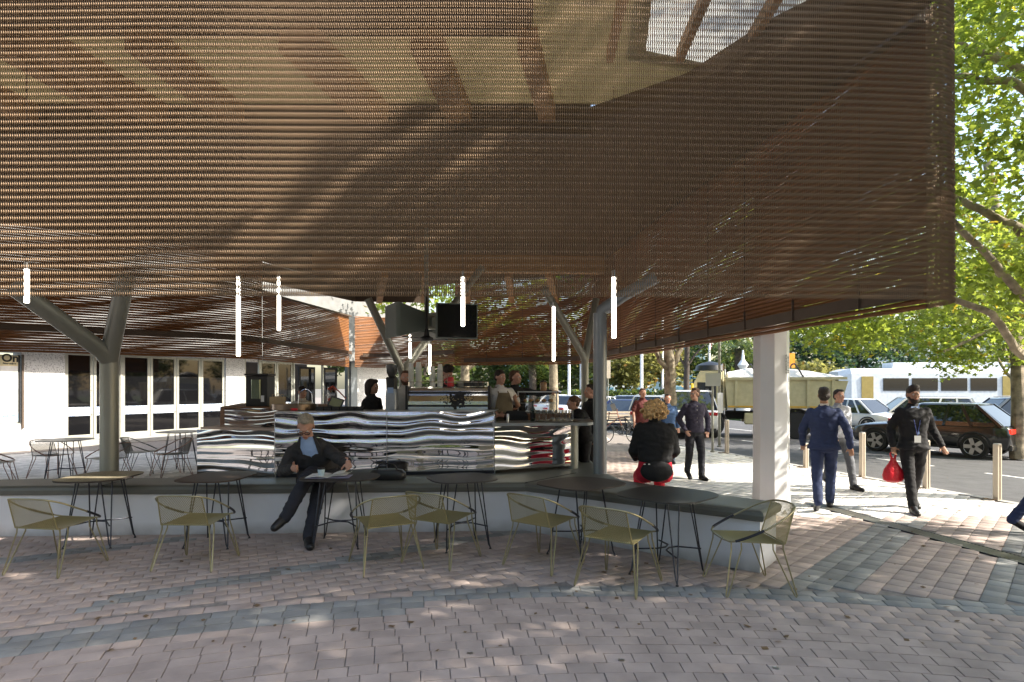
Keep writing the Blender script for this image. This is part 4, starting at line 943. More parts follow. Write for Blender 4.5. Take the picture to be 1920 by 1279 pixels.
def person(label, cat, loc, rz, J=None, skin='skin', top=None, sleeve='long', hem=-.2, trousers=None, shoes='black', hair=None, hairs='short', hz_=0, hp=0, vox=.013, H=1.8, build=1.0, curl=.5, hands=True, face=True, extra=None, group=None, beard=None, topname='jacket', legs=True, flare=0, absj=False):
    Jd = dict(STAND); Jd.update(J or {}); s = H/1.80; J = {k: V3(v)*(1 if absj else s) for k, v in Jd.items()}
    t = thing('person', label, 'person', loc, rz, group)
    b = MB(); HR = Euler((hp, 0, hz_), 'XYZ').to_matrix(); hc = J['head']
    h = lambda x, y, z: hc + HR @ (V3((x, y, z))*s)
    b.ell(h(0,.012,.030), (.076*s,.095*s,.088*s), 16, 12, rot=HR); b.ell(h(0,-.022,-.045), (.058*s,.066*s,.068*s), 14, 10, rot=HR)
    b.caps(h(0,-.070,-.085), h(0,-.066,-.092), .026*s, .024*s)                # chin
    b.caps(h(0,-.082,.012), h(0,-.108,-.026), .0105*s, .0155*s, 8)          # nose
    b.caps(h(-.026,-.082,.026), h(.026,-.082,.026), .014*s, .014*s, 8)       # brow
    b.caps(h(-.018,-.086,-.062), h(.018,-.086,-.062), .0105*s, .0105*s, 8)   # lips
    for sx in (-1,1): b.ell(h(sx*.078,.012,-.008), (.011*s,.020*s,.033*s), 8, 6, rot=HR); b.ell(h(sx*.04,-.066,-.02), .020*s, 8, 6)
    b.caps(J['neck']-V3((0,0,.05)), h(0,.022,-.055), .062*s*build**.3, .052*s)
    torso(b, J, -.12, build=build*.93)
    for S in 'LR':
        sh, el, wr = J['s'+S], J['e'+S], J['w'+S]; b.caps(sh.lerp(J['neck'],.14)-V3((0,0,.03*s)), el, .044*s*build, .038*s*build); b.caps(el, wr, .041*s*build, .026*s)
        if hands: hand(b, wr, (wr-el).normalized().lerp(V3(J['d'+S]).normalized(), .8) if 'd'+S in J else (wr-el), 1 if S == 'L' else -1, curl if not isinstance(curl, dict) else curl[S], s*.98)
        if legs:
            hp_, kn_, an, to = J['h'+S], J['k'+S], J['a'+S], J['t'+S]
            b.caps(hp_, kn_, .082*s*build, .054*s); b.caps(kn_, an, .054*s, .036*s); b.caps(an, to, .040*s, .030*s)
    remeshed(b, 'body', MATS[skin], t, vox, 2)
    if face:
        for sx in (-1,1):
            MB().ell(h(sx*.030,-.083,.008), .0115*s, 8, 6).build('eye', M('eye_white',(.6,.58,.55),.3), t, smooth=True)
            MB().ell(h(sx*.030,-.0925,.008), .0055*s, 8, 6).build('pupil', MATS['black'], t, smooth=True)
        MB().caps(h(-.020,-.095,-.062), h(.020,-.095,-.062), .0055*s, .0055*s, 6).build('mouth', M('lips',(.32,.11,.09),.5), t, smooth=True)
    if hair:
        hb = MB(); hm = MATS[hair]
        if hairs == 'short':
            hb.ell(h(0,.030,.048), (.082*s,.094*s,.084*s), 16, 10, rot=HR); hb.ell(h(0,.055,-.005), (.079*s,.066*s,.075*s), 14, 10, rot=HR); hb.ell(h(.012,-.030,.102), (.055*s,.045*s,.026*s), 12, 8, rot=HR)
        elif hairs == 'tall':
            hb.ell(h(0,.018,.056), (.085*s,.100*s,.090*s), 16, 10, rot=HR); hb.ell(h(0,.055,.0), (.080*s,.064*s,.078*s), 14, 10, rot=HR); hb.ell(h(0,-.04,.11), (.066*s,.06*s,.048*s), 12, 8, rot=HR)
        elif hairs == 'bob':
            hb.ell(h(0,.03,.045), (.095*s,.108*s,.092*s), 16, 10, rot=HR)
            for sx in (-1,1): hb.caps(h(sx*.075,.02,.03), h(sx*.082,.02,-.09), .040*s, .034*s)
            hb.caps(h(0,.075,.03), h(0,.085,-.10), .075*s, .062*s); hb.ell(h(0,-.05,.092), (.066*s,.05*s,.034*s), 12, 8, rot=HR)
        elif hairs == 'bun':
            hb.ell(h(0,.022,.045), (.084*s,.102*s,.087*s), 16, 10, rot=HR); hb.ell(h(0,.06,-.005), (.076*s,.060*s,.07*s), 14, 10, rot=HR); hb.ell(h(0,.105,.045), .046*s, 12, 8)
        elif hairs == 'curly':
            rnd = random.Random(5)
            for i in range(330):
                u = rnd.uniform(0, 2*math.pi); v = rnd.uniform(-.75, 1); q = math.sqrt(1-v*v) if v < 1 else 0
                d = V3((math.cos(u)*q*1.02, math.sin(u)*q, v*.95)); 
                if d.y < -.62 and v < .45: continue
                rr = .125*s*rnd.uniform(.78,1.12)*(1.18 if v < .1 else 1.0); p = h(0,.02,.0) + d*rr + V3((0,0,-.012)); hb.ell(p, rnd.uniform(.013,.024)*s, 6, 4)
            hb.ell(h(0,.03,.01), (.10*s,.11*s,.11*s), 14, 10, rot=HR)
        elif hairs == 'cap':
            hb.ell(h(0,.012,.062), (.088*s,.104*s,.068*s), 16, 10, rot=HR); hb.ell(h(0,-.10,.055), (.055*s,.06*s,.010*s), 12, 6, rot=HR)
        remeshed(hb, 'cap' if hairs == 'cap' else 'hair', hm, t, .009 if hairs != 'curly' else .0065, 1 if hairs != 'curly' else 0)
    if beard:
        bb = MB(); bb.ell(h(0,-.040,-.078), (.058*s,.058*s,.050*s), 14, 8, rot=HR); bb.caps(h(-.055,-.0,-.035),h(-.05,-.04,-.07),.020*s,.02*s); bb.caps(h(.055,-.0,-.035),h(.05,-.04,-.07),.02*s,.02*s); remeshed(bb, 'beard', MATS[beard], t, .009, 1)
    if trousers:
        b = MB(); pel = J['pel']; torso(b, {**J, 'neck': J['neck']}, -.2, build=build*.98) if False else None
        r0 = (J['hL']-J['hR']).normalized(); mid = (J['hL']+J['hR'])/2; up = (J['chest']-pel).normalized(); f = up.cross(r0).normalized()
        b.rings([[c + r0*rx*build*s*math.cos(a) + f*ry*build*s*math.sin(a) for a in [2*math.pi*i/18 for i in range(18)]] for c, rx, ry in ((mid-up*.08*s,.12,.10),(mid-up*.02*s,.170,.128),(pel+up*.03*s,.172,.128),(pel+up*.12*s,.158,.118))])
        for S in 'LR':
            hp_, kn_, an = J['h'+S], J['k'+S], J['a'+S]; cuff = kn_.lerp(an, .99); b.caps(hp_, kn_, .096*s*build, .070*s); b.caps(kn_, cuff, .070*s, .058*s)
        remeshed(b, 'trousers', MATS[trousers], t, max(vox,.011), 2, wr=.0075)
    if shoes and legs:
        for S in 'LR':
            an, to = J['a'+S], J['t'+S]; d = (to-an); fl = V3((d.x,d.y,d.z*.0)) if an.z < .12*s and to.z < .06*s else d; fl.normalize(); b = MB()
            heel = an - V3((0,0,.045*s)) - fl*.035*s if an.z < .12*s else an + (to-an)*.0
            toe = to + fl*.05*s
            if an.z < .12*s and to.z < .06*s: heel.z = .035*s; toe.z = .030*s
            else:
                dn_ = (to-an).normalized(); 
            b.caps(heel, toe, .045*s, .034*s); b.caps(heel+(toe-heel)*.45, toe-(toe-heel)*.05, .048*s, .040*s); b.caps(an+V3((0,0,.0)), heel+(toe-heel)*.25, .052*s, .047*s); b.caps(an, heel+(toe-heel)*.7, .050*s, .042*s)
            so = remeshed(b, 'shoe', MATS[shoes], t, .009, 1)
    if top:
        b = MB(); torso(b, J, hem, pad=.018*s, build=build, flare=flare)
        for S in 'LR':
            sh, el, wr = J['s'+S], J['e'+S], J['w'+S]; b.caps(sh.lerp(J['neck'],.10)-V3((0,0,.022*s)), el, .063*s*build, .054*s*build) if sleeve != 'short' else b.caps(sh.lerp(J['neck'],.10)-V3((0,0,.022*s)), sh.lerp(el,.68), .063*s*build, .064*s*build)
            if sleeve == 'long': b.caps(el, el.lerp(wr,.93), .056*s*build, .042*s)
            if sleeve == 'roll': b.caps(el, el.lerp(wr,.25), .056*s*build, .052*s)
        b.rings([[J['neck'].lerp(J['head'],q) + V3((math.cos(a)*r_,math.sin(a)*r_+.008,0))*s for a in [2*math.pi*i/16 for i in range(16)]] for q, r_ in ((-.15,.080),(.12,.070),(.26,.066))])
        rough = MB(); o = remeshed(b, topname, MATS[top], t, max(vox,.011), 2, wr=.0095)
    if extra: extra(t, J, h, s)
    return t
def cloth(name, c, rough=.85, var=.18, bump=.5): return M(name, c, rough, var=var, vs=7, bump=bump, bs=14)
cloth('suit_charcoal',(.030,.028,.030)); cloth('trouser_navy',(.020,.021,.030)); cloth('cloth_black',(.010,.010,.012)); cloth('suit_navy',(.018,.030,.085)); cloth('shirt_plum',(.040,.035,.062))
cloth('hoodie_grey',(.50,.48,.44)); cloth('tee_white',(.62,.60,.57)); cloth('apron_olive',(.16,.125,.075)); cloth('tee_maroon',(.115,.026,.024)); cloth('shirt_grey',(.32,.33,.36)); cloth('trouser_grey',(.12,.125,.14))
cloth('trouser_red',(.50,.012,.035)); cloth('shirt_blue',(.30,.42,.66)); cloth('jacket_blue',(.03,.07,.16)); cloth('jeans',(.06,.09,.14))
M('hair_grey',(.30,.26,.20),.7,var=.4,vs=40,bump=.8,bs=90); M('hair_dark',(.022,.013,.009),.6,var=.3,vs=40,bump=.8,bs=90); M('hair_blond',(.66,.42,.19),.6,var=.55,vs=45,bump=.6,bs=90); M('hair_brown',(.10,.045,.022),.6,var=.3,vs=40,bump=.8,bs=90)
# --- the reading man (facing the camera, -Y) ---
def man_extra(t, J, h, s):
    # shirt front and collar between the jacket lapels
    ch, nk = J['chest'], J['neck']; b = MB()
    c0 = nk + V3((.0,-.085,.01)); f = V3((0,-1,0)); pts = []
    def fr_at(u): # down the front of the body
        p = nk.lerp(J['pel'], u); return p + V3((0,-.120-.065*min(1,u*3)-.04*u, .02*(1-u)))
    lt = [fr_at(0)+V3((-.075,.03,.02)), fr_at(.25)+V3((-.105,-.010,0)), fr_at(.55)+V3((-.110,-.015,0)), fr_at(.9)+V3((-.10,-.02,0))]
    rt = [fr_at(0)+V3((.075,.03,.02)), fr_at(.25)+V3((.095,-.010,0)), fr_at(.55)+V3((.085,-.015,0)), fr_at(.9)+V3((.07,-.02,0))]
    rg = []
    for a, c in zip(lt, rt): m_ = (a+c)/2; rg.append([a, m_+V3((0,-.020,0)), c, m_+V3((0,.03,0))])
    b.rings(rg); b.build('shirt_front', MATS['shirt_blue'], t, smooth=True)
    for sx in (-1,1):
        a = nk+V3((sx*.055,-.055,.035)); MB().rings([[a, a+V3((sx*.004,.012,0)), a+V3((-sx*.01,.012,.03)), a+V3((-sx*.012,0,.03))],[a+V3((-sx*.028,-.048,-.055)), a+V3((-sx*.024,-.04,-.055)), a+V3((-sx*.045,-.042,-.012)), a+V3((-sx*.047,-.050,-.012))]]).build('collar', MATS['shirt_blue'], t)
    # lapels
    for sx, side in ((-1,lt),(1,rt)):
        rg = []
        for i, q in enumerate(side[:3]): w_ = (.02,.055,.02)[i]; rg.append([q+V3((0,-.012,0)), q+V3((sx*w_,-.006,.0)), q+V3((sx*w_,.012,0)), q+V3((0,.0,0))])
        MB().rings(rg).build('lapel', MATS['suit_charcoal'], t, smooth=True)
    # glasses
    g = MB(); 
    for sx in (-1,1):
        g.tube([h(sx*.033+math.cos(a)*.025,-.112,.004+math.sin(a)*.017) for a in [2*math.pi*i/14 for i in range(14)]], .0042*s, 6, closed=True); g.tube([h(sx*.058,-.108,.01), h(sx*.084,-.03,.012), h(sx*.084,.02,.004)], .0026, 5)
    g.tube([h(-.009,-.113,.008), h(.009,-.113,.008)], .0026, 5); g.build('glasses', M('glasses_red',(.05,.015,.015),.3), t, smooth=True)
    # jacket tail hanging over the bench edge
    mb = MB(); a = J['hR'] + V3((-.12,-.02,.12))
    rg = [[a+V3((-.05,-.02,.05)),a+V3((.05,-.10,.05)),a+V3((.05,-.08,.05)),a+V3((-.05,.0,.05))],[a+V3((-.09,-.14,-.08)),a+V3((.06,-.24,-.06)),a+V3((.06,-.21,-.06)),a+V3((-.09,-.11,-.08))],[a+V3((-.10,-.20,-.30)),a+V3((.04,-.28,-.24)),a+V3((.04,-.25,-.24)),a+V3((-.10,-.17,-.30))]]
    mb.rings(rg).build('jacket_tail', MATS['suit_charcoal'], t, smooth=True)
    for S in 'LR':
        MB().caps(J['k'+S].lerp(J['a'+S],.86), J['a'+S].lerp(J['t'+S],.1), .058, .050).build('sock', MATS['cloth_black'], t, smooth=True)
        MB().caps(J['e'+S].lerp(J['w'+S],.90), J['e'+S].lerp(J['w'+S],.985), .038, .034).build('shirt_cuff', MATS['shirt_blue'], t, smooth=True)
mx0, my0 = -2.40, 7.95   # hips
def rel(px, py, Z): p = W(px, py, Z); return (p.x-mx0, p.y-my0, p.z)
Jm = dict(pel=(0,-.02,.74), chest=rel(588,862,7.72), neck=rel(580,824,7.60), head=rel(573,800,7.46),
  sL=rel(620,843,7.62), eL=rel(645,866,7.40), wL=rel(651,866,7.12), sR=rel(545,846,7.66), eR=rel(530,884,7.55), wR=rel(548,878,7.20),
  hL=(.10,-.05,.70), kL=rel(598,917,7.36), aL=rel(579,1010,6.98), tL=rel(582,1021,6.88), hR=(-.10,-.05,.72), kR=rel(577,893,7.22), aR=rel(534,972,7.0), tR=rel(521,984,6.92),
  dL=(.25,-.4,-.5), dR=(.75,-.45,.0))
Jm['tL'] = (Jm['tL'][0], Jm['tL'][1]-.02, .03); Jm['aL'] = (Jm['aL'][0], Jm['aL'][1], .10)
Jm['dL'] = tuple(V3(Jm['dL'])*1)
mb_ = person('grey haired man in a charcoal suit reading cross-legged on the bench', 'man', (mx0,my0,0), 0, J=Jm, top='suit_charcoal', hem=-.1, trousers='trouser_navy', shoes='black', hair='hair_grey', hairs='short', hz_=R(8), hp=R(38), vox=.009, curl={'L':.55,'R':.8}, extra=man_extra, build=1.06, flare=.02, H=2.12, absj=True)
mb_['category'] = 'person'
# --- woman on the far side of the bench, seen from behind ---
def cur_extra(t, J, h, s):
    b = MB(); c = J['pel']+V3((0,-.0,-.02)); b.ell(c+V3((0,.13,.03)), (.20,.085,.135), 18, 12); b.build('black_shirt_tail', MATS['cloth_black'], t, smooth=True)
    for dx in (-.02,.035): MB().box(J['pel']+V3((.12+dx,.185,.10)),(.022,.008,.012)).build('button', MATS['cup_white'], t)
p = W(1228,0,7.72)
Js = dict(pel=(0,0,.74), chest=(0,.0,1.12), neck=(0,-.01,1.33), head=(0,-.02,1.49), sL=(.19,0,1.26), eL=(.245,-.05,.98), wL=(.20,-.22,.86), sR=(-.19,0,1.26), eR=(-.245,-.05,.98), wR=(-.20,-.22,.86),
  hL=(.11,-.02,.70), kL=(.13,-.46,.62), aL=(.13,-.44,.14), tL=(.13,-.58,.10), hR=(-.11,-.02,.70), kR=(-.13,-.46,.62), aR=(-.13,-.44,.14), tR=(-.13,-.58,.10), dL=(-.4,-.8,-.1), dR=(.4,-.8,-.1))
person('curly blonde woman in black jacket and red trousers sitting with her back to the camera', 'person', (p.x,7.72,0), R(176), J=Js, top='cloth_black', hem=.1, flare=.06, trousers='trouser_red', hair='hair_blond', hairs='curly', H=1.86, build=1.22, extra=cur_extra, topname='jacket', vox=.012)
# --- walkers on the right ---
def walk(ph, hand_fwd=1, ln=.30):
    s = ph
    return dict(hL=(.09,0,.92), kL=(.10,-.16*s-.03,.50), aL=(.10,-ln*s+ (0 if s>0 else .06),.09 if s>0 else .16), tL=(.11,-ln*s-.16+(0 if s>0 else .05),.03 if s>0 else .05),
                hR=(-.09,0,.92), kR=(-.10,.12*s-.05,.50), aR=(-.10,ln*s,.14 if s>0 else .09), tR=(-.11,ln*s-.15,.04 if s>0 else .03),
                eL=(.25,.10*s,1.16), wL=(.26,.16*s-.08,.91), eR=(-.25,-.06*s,1.16), wR=(-.26,-.20*s-.03,.92))
p = G(1302,898); Jp = walk(.45,ln=.24); Jp.update(eR=(-.30,.06,1.17), wR=(-.22,-.12,.95), eL=(.30,.06,1.17), wL=(.24,-.08,.93), dR=(.4,-.3,-.8), dL=(-.3,-.2,-.8))
def plum_extra(t, J, h, s):
    for i in range(6): MB().ell(J['neck'].lerp(J['pel'], .12+i*.145)+V3((.0,-.148+.004*i,0))*s, .0075, 8, 5).build('button', MATS['cup_white'], t)
    g = MB(); [g.tube([h(sx*.033+math.cos(a)*.024,-.106,.006+math.sin(a)*.018) for a in [2*math.pi*i/12 for i in range(12)]], .0022, 5, closed=True) for sx in (-1,1)]; g.build('glasses', MATS['brushed'], t)
person('smiling man in dark plum button-up shirt walking past the white pylon', 'person', (p.x,p.y,0), R(6), J=Jp, top='shirt_plum', hem=-.2, trousers='trouser_navy', hair='hair_brown', hz_=R(-62), extra=plum_extra, topname='shirt', H=1.83, shoes='cloth_black')
p = G(1545,956); Jn = walk(-.8,ln=.33); Jn.update(eL=(.28,-.02,1.17), wL=(.27,-.16,.93), eR=(-.29,.10,1.17), wR=(-.33,.06,.92))
def tail_extra(t, J, h, s):
    MB().box(J['neck']+V3((0,.02,.035)),(.12,.12,.03)).build('shirt_collar', MATS['tee_white'], t, bevel=.01)
person('man in a bright navy suit walking away beside the white pylon', 'person', (p.x,p.y,0), R(158), J=Jn, top='suit_navy', hem=-.22, flare=.03, trousers='trouser_navy2' if False else 'suit_navy', hair='hair_dark', skin='skin_tan', extra=tail_extra, H=1.84, build=1.04)
p = G(1573,915); Jg = walk(.8)
def scarf_extra(t, J, h, s): pass
person('man in grey shirt walking behind the man in the navy suit', 'person', (p.x,p.y,0), R(10), J=Jg, top='shirt_grey', hem=-.2, sleeve='roll', trousers='trouser_grey', hair='hair_dark', topname='shirt', H=1.80)
p = G(1712,957); Jb = walk(-.75,ln=.34); Jb.update(eR=(-.27,.06,1.17), wR=(-.28,-.05,.92), eL=(.28,.08,1.16), wL=(.36,-.02,.93))
def suit_extra(t, J, h, s):
    nk = J['neck']; f = V3((0,-.135,0)); a = nk+V3((0,-.09,-.0)); 
    MB().rings([[a+V3((-.055,0,0)),a+V3((.055,0,0)),a+V3((.04,.04,0)),a+V3((-.04,.04,0))],[nk+f*1.0+V3((-.04,0,-.18)),nk+f*1.0+V3((.04,0,-.18)),nk+f*.8+V3((.04,0,-.18)),nk+f*.8+V3((-.04,0,-.18))],[nk+f*1.12+V3((-.03,0,-.40)),nk+f*1.12+V3((.03,0,-.40)),nk+f*.8+V3((.03,0,-.40)),nk+f*.8+V3((-.03,0,-.40))]]).build('shirt_front', MATS['shirt_blue'], t)
    MB().tube([nk+V3((-.06,-.04,.02)),nk+V3((-.04,-.155,-.2)),nk+V3((0,-.165,-.42))],.004,5).tube([nk+V3((.06,-.04,.02)),nk+V3((.04,-.155,-.2)),nk+V3((0,-.165,-.42))],.004,5).build('lanyard', M('lanyard_blue',(.05,.08,.3),.6), t)
    MB().box(nk+V3((0,-.17,-.47)),(.085,.006,.10)).build('badge', pm_, t)
bs_ = person('bearded man in a black suit with a lanyard carrying a red bag', 'person', (p.x,p.y,0), R(-12), J=Jb, top='cloth_black', hem=-.22, flare=.025, trousers='cloth_black', hair='hair_dark', hairs='tall', skin='skin_tan', beard='hair_dark', extra=suit_extra, H=1.85, shoes='black')
hx = Matrix.Rotation(R(-12),4,'Z') @ (V3((-.28,-.06,.92))*(1.85/1.8)) + V3((p.x,p.y,0))
rb_ = thing('carrier_bag', 'bulging red plastic carrier bag held by the man in the black suit', 'bag', tuple(hx+V3((0,0,-.53))))
MB().rings([[Vector((x*k+dx,y*k,z)) for x,y in sup(.145,.085,.75,20)] for k,z,dx in ((.55,0,0),(.95,.03,0),(1.05,.10,.005),(.86,.19,0),(.45,.28,0),(.16,.36,0))]).build('bag_body', M('red_plastic',(.62,.015,.03),.35,bump=.6,bs=25), rb_, smooth=True)
MB().tube([(-.02,0,.34),(-.045,0,.42),(0,0,.475),(.045,0,.42),(.02,0,.34)],[.018,.012,.009,.012,.018],8).build('handle', MATS['red_plastic'], rb_, smooth=True)
# passer by cut by the right edge of the frame
p = G(1925,1004); Jx = walk(-.9,ln=.36)
person('passer-by in blue trousers, only a trailing foot inside the right edge', 'person', (p.x+.30,p.y-.02,0), R(80), J=Jx, top='suit_navy', trousers='suit_navy', hair='hair_brown', shoes='cloth_black', H=1.8)
# maroon man and companion behind the curly haired woman
p = G(1205,862); person('man in a maroon t-shirt walking near the bicycles', 'person', (p.x,p.y,0), R(8), J=walk(.5), top='tee_maroon', sleeve='short', hem=-.15, trousers='jeans', hair='hair_brown', topname='t_shirt', H=1.82)
p = G(1252,868); person('person in a blue top almost hidden behind the curly haired woman', 'person', (p.x,p.y,0), R(-5), J=walk(.4), top='jacket_blue', trousers='jeans', hair='hair_dark', H=1.68)
# customers at the bar
p = W(1080,0,9.75); Jc = dict(chest=(0,-.06,1.28), neck=(0,-.13,1.45), head=(0,-.20,1.58), sL=(.17,-.09,1.39), sR=(-.17,-.09,1.39), eL=(.22,-.22,1.18), wL=(.12,-.42,1.20), eR=(-.22,-.2,1.18), wR=(-.10,-.42,1.2))
person('woman with brown tied hair leaning on the bar in a dark top', 'person', (p.x+.16,10.0,.05), R(-78), J=Jc, top='cloth_black', trousers='cloth_black', hair='hair_brown', hairs='bun', H=1.72, topname='top')
p = W(1092,0,10.7); person('dark haired man in a black coat behind the woman at the bar', 'person', (p.x+.15,10.75,.05), R(-70), top='cloth_black', hem=-.22, flare=.05, trousers='cloth_black', hair='hair_dark', H=1.84, topname='coat')
# staff on the raised kiosk floor
KZ = .38
def apron_extra(t, J, h, s):
    ch, pel = J['chest'], J['pel']; f = V3((0,-.155,0)); f2 = V3((0,-.175,0))
    MB().rings([[c+V3((-w_,0,0)),c+V3((-w_*.4,-.03,0)),c+V3((w_*.4,-.03,0)),c+V3((w_,0,0)),c+V3((w_*.4,.02,0)),c+V3((-w_*.4,.02,0))] for c, w_ in ((ch+f+V3((0,0,.10)),.09),(ch+f*1.05,.12),(pel+f+V3((0,0,.12)),.16),(pel+f2+V3((0,0,-.1)),.18),(pel+f2+V3((0,0,-.4)),.18))]).build('apron', MATS['apron_olive'], t, smooth=True)
    for sx in (-1,1): MB().tube([ch+f+V3((sx*.08,.02,.10)),J['neck']+V3((sx*.075,-.05,.0)),J['neck']+V3((sx*.07,.06,.0))],.010,6).build('apron_strap', MATS['apron_olive'], t)
Ja = dict(eL=(.30,-.02,1.20), wL=(.16,-.24,1.30), eR=(-.27,.03,1.15), wR=(-.10,-.22,1.05), dL=(-.3,-.6,.7), dR=(.7,-.6,0))
person('woman in white t-shirt and olive apron standing behind the bar', 'person', (W(938,0,9.55).x,9.55,KZ), R(22), J=Ja, top='tee_white', sleeve='short', trousers='apron_olive', hair='hair_dark', hairs='bun', extra=apron_extra, H=1.73, build=1.1, topname='t_shirt', hz_=R(14))
Jo = dict(eL=(.42,-.08,1.38), wL=(.62,-.16,1.40), eR=(-.27,.0,1.16), wR=(-.18,-.22,1.12), dL=(1,-.2,0))
person('man in a dark top stretching one arm out to the right behind the bar', 'person', (W(966,0,10.4).x,10.4,KZ), R(24), J=Jo, top='cloth_black', trousers='cloth_black', hair='hair_brown', H=1.74, hz_=R(40), topname='top')
person('barista with short beard in a pale grey hoodie behind the cup stacks', 'person', (W(760,0,9.75).x,9.75,KZ), R(20), top='hoodie_grey', trousers='cloth_black', hair='hair_brown', beard='hair_brown', H=1.72, hz_=R(-10), topname='hoodie')
person('dark haired barista in black looking down above the espresso machine', 'person', (W(838,0,9.9).x,9.95,KZ), R(15), top='cloth_black', trousers='cloth_black', hair='hair_dark', hairs='tall', H=1.82, hp=R(25), hz_=R(25), topname='t_shirt', J=dict(head=(0,-.05,1.64), eL=(.24,-.05,1.17), wL=(.15,-.28,1.15), eR=(-.24,-.05,1.17), wR=(-.15,-.28,1.15)))
person('dark haired woman in black in profile behind the mirror counter', 'person', (W(698,0,9.6).x,9.6,KZ-.12), R(68), top='cloth_black', trousers='cloth_black', hair='hair_dark', hairs='bob', H=1.70, skin='skin_tan', topname='top')
person('man in white with a dark cap at the back of the kiosk', 'person', (W(567,0,11.6).x,11.6,.16), R(40), top='tee_white', trousers='cloth_black', hair='hair_dark', hairs='cap', H=1.70, topname='shirt')
# ---------------- street furniture ----------------
M('bollard_wood',(.50,.43,.34),.5,var=.1,stretch=(1,1,.3),vs=12)
for px, py, h, lb in ((1363,850,.92,'timber coloured bollard nearest the plum shirted man'),(1511,877,.55,'bollard mostly hidden behind the navy suited man'),(1617,895,.90,'square pale bollard between the navy suit and the man with the red bag'),(1737,916,.86,'pale bollard right behind the man with the red bag'),(1870,938,.90,'pale bollard nearest the right edge of the photo')):
    p = G(px,py); t = thing('bollard', lb, 'bollard', (p.x,p.y,0), R(14), 'bollards along the kerb')
    b = MB().box((0,0,h/2),(.085,.085,h)); b.build('post', MATS['bollard_wood'], t, bevel=.006); MB().box((0,0,h+.006),(.075,.075,.012)).build('cap', MATS['brushed'], t)
    MB().box((0,-.046,h*.5),(.012,.006,h*.96)).build('groove_strip', MATS['rail_brown'], t)
    lf = MB()
    for i in range(10): lf.box((random.uniform(-.22,-.06),random.uniform(-.1,.1),random.uniform(.005,.03)),(.05,.035,.004),rz=random.uniform(0,3),rx=random.uniform(-.5,.5))
    o = tag(lf.build('fallen_leaves', M('dead_leaf',(.16,.10,.05),.8)), 'small drift of dead leaves by a bollard foot', 'leaves', 'dead leaves by the bollards'); o.location = (p.x,p.y,0); o['kind']='stuff'
def pole(label, x, y, h, r, mat='steel_grey', z0=0, extra=None, name='pole', cat='pole', group=None):
    t = thing(name, label, cat, (x,y,z0), 0, group); MB().tube([(0,0,0),(0,0,h)],[r,r*.85],12).build('shaft', MATS[mat], t, smooth=True); MB().lathe([(r*1.8,0),(r*1.8,.03),(r*1.1,.05)],(0,0,0),12).build('foot', MATS[mat], t)
    if extra: extra(t)
    return t
def sign_on(w_, h_, z, mat):
    def e(t): MB().box((0,-.04,z),(w_,.01,h_)).build('sign_plate', MATS[mat], t)
    return e
p = G(1336,848); pole('short steel sign pole in front of the tip truck cab', p.x, p.y, W(0,702,p.y).z, .035, extra=sign_on(.42,.36,W(0,712,p.y).z,'brushed'), name='sign_pole')
p = G(1349,838); pole('tall thin steel pole beside the truck cab', p.x, p.y, 3.9, .045, extra=lambda t: MB().box((0,-.06,1.35),(.16,.04,.62)).build('notice', MATS['white_paint'], t), name='sign_pole')
p = G(1140,795); pole('parking sign on a thin post near the bent column', p.x, p.y, 3.1, .03, extra=sign_on(.24,.9,2.75,'bollard_wood'), name='parking_sign', cat='sign')
for px, Z, h, lb in ((1067,46,9,'tall white flagpole far behind the bar'),(1089,52,9,'white flagpole left of the bent column'),(1203,42,12,'stout white flagpole above the blue coupe'),(1190,60,9,'thin far flagpole left of the stout one'),(1242,50,12,'white flagpole just left of the plane tree fork'),(1330,55,8,'thin flagpole with a pink flag')):
    x = (px-960)/F*Z
    def fl(t, h=h, px=px):
        MB().ell((0,0,h),.12,8,6).build('finial', MATS['white_paint'], t)
        if px in (1330,1190,1242):
            rg=[[Vector((.05+.02*i,.12*math.sin(i*1.1)*.4,h-.6-.35*i-z*.9)) for z in (0,1)]+[Vector((.07+.02*i,.12*math.sin(i*1.1)*.4+.03,h-.6-.35*i-z*.9)) for z in (1,0)] for i in range(5)]
            MB().rings(rg).build('flag', M('flag_pink',(.65,.08,.25),.7) if px!=1242 else M('flag_blue',(.03,.06,.4),.7), t)
    pole(lb, x, Z, h, .11, 'white_paint', extra=fl, name='flagpole', cat='flagpole', group='flagpoles across the road')
# signal with orange box
p = (1478-960)/F*30; pole('pole with an orange crossing box right of the white pylon', p, 30, 4.2, .06, 'steel_cool', extra=lambda t: MB().box((.05,-.1,3.15),(.35,.25,.7)).build('signal_box', M('orange_box',(.75,.30,.03),.4), t), name='signal_pole')
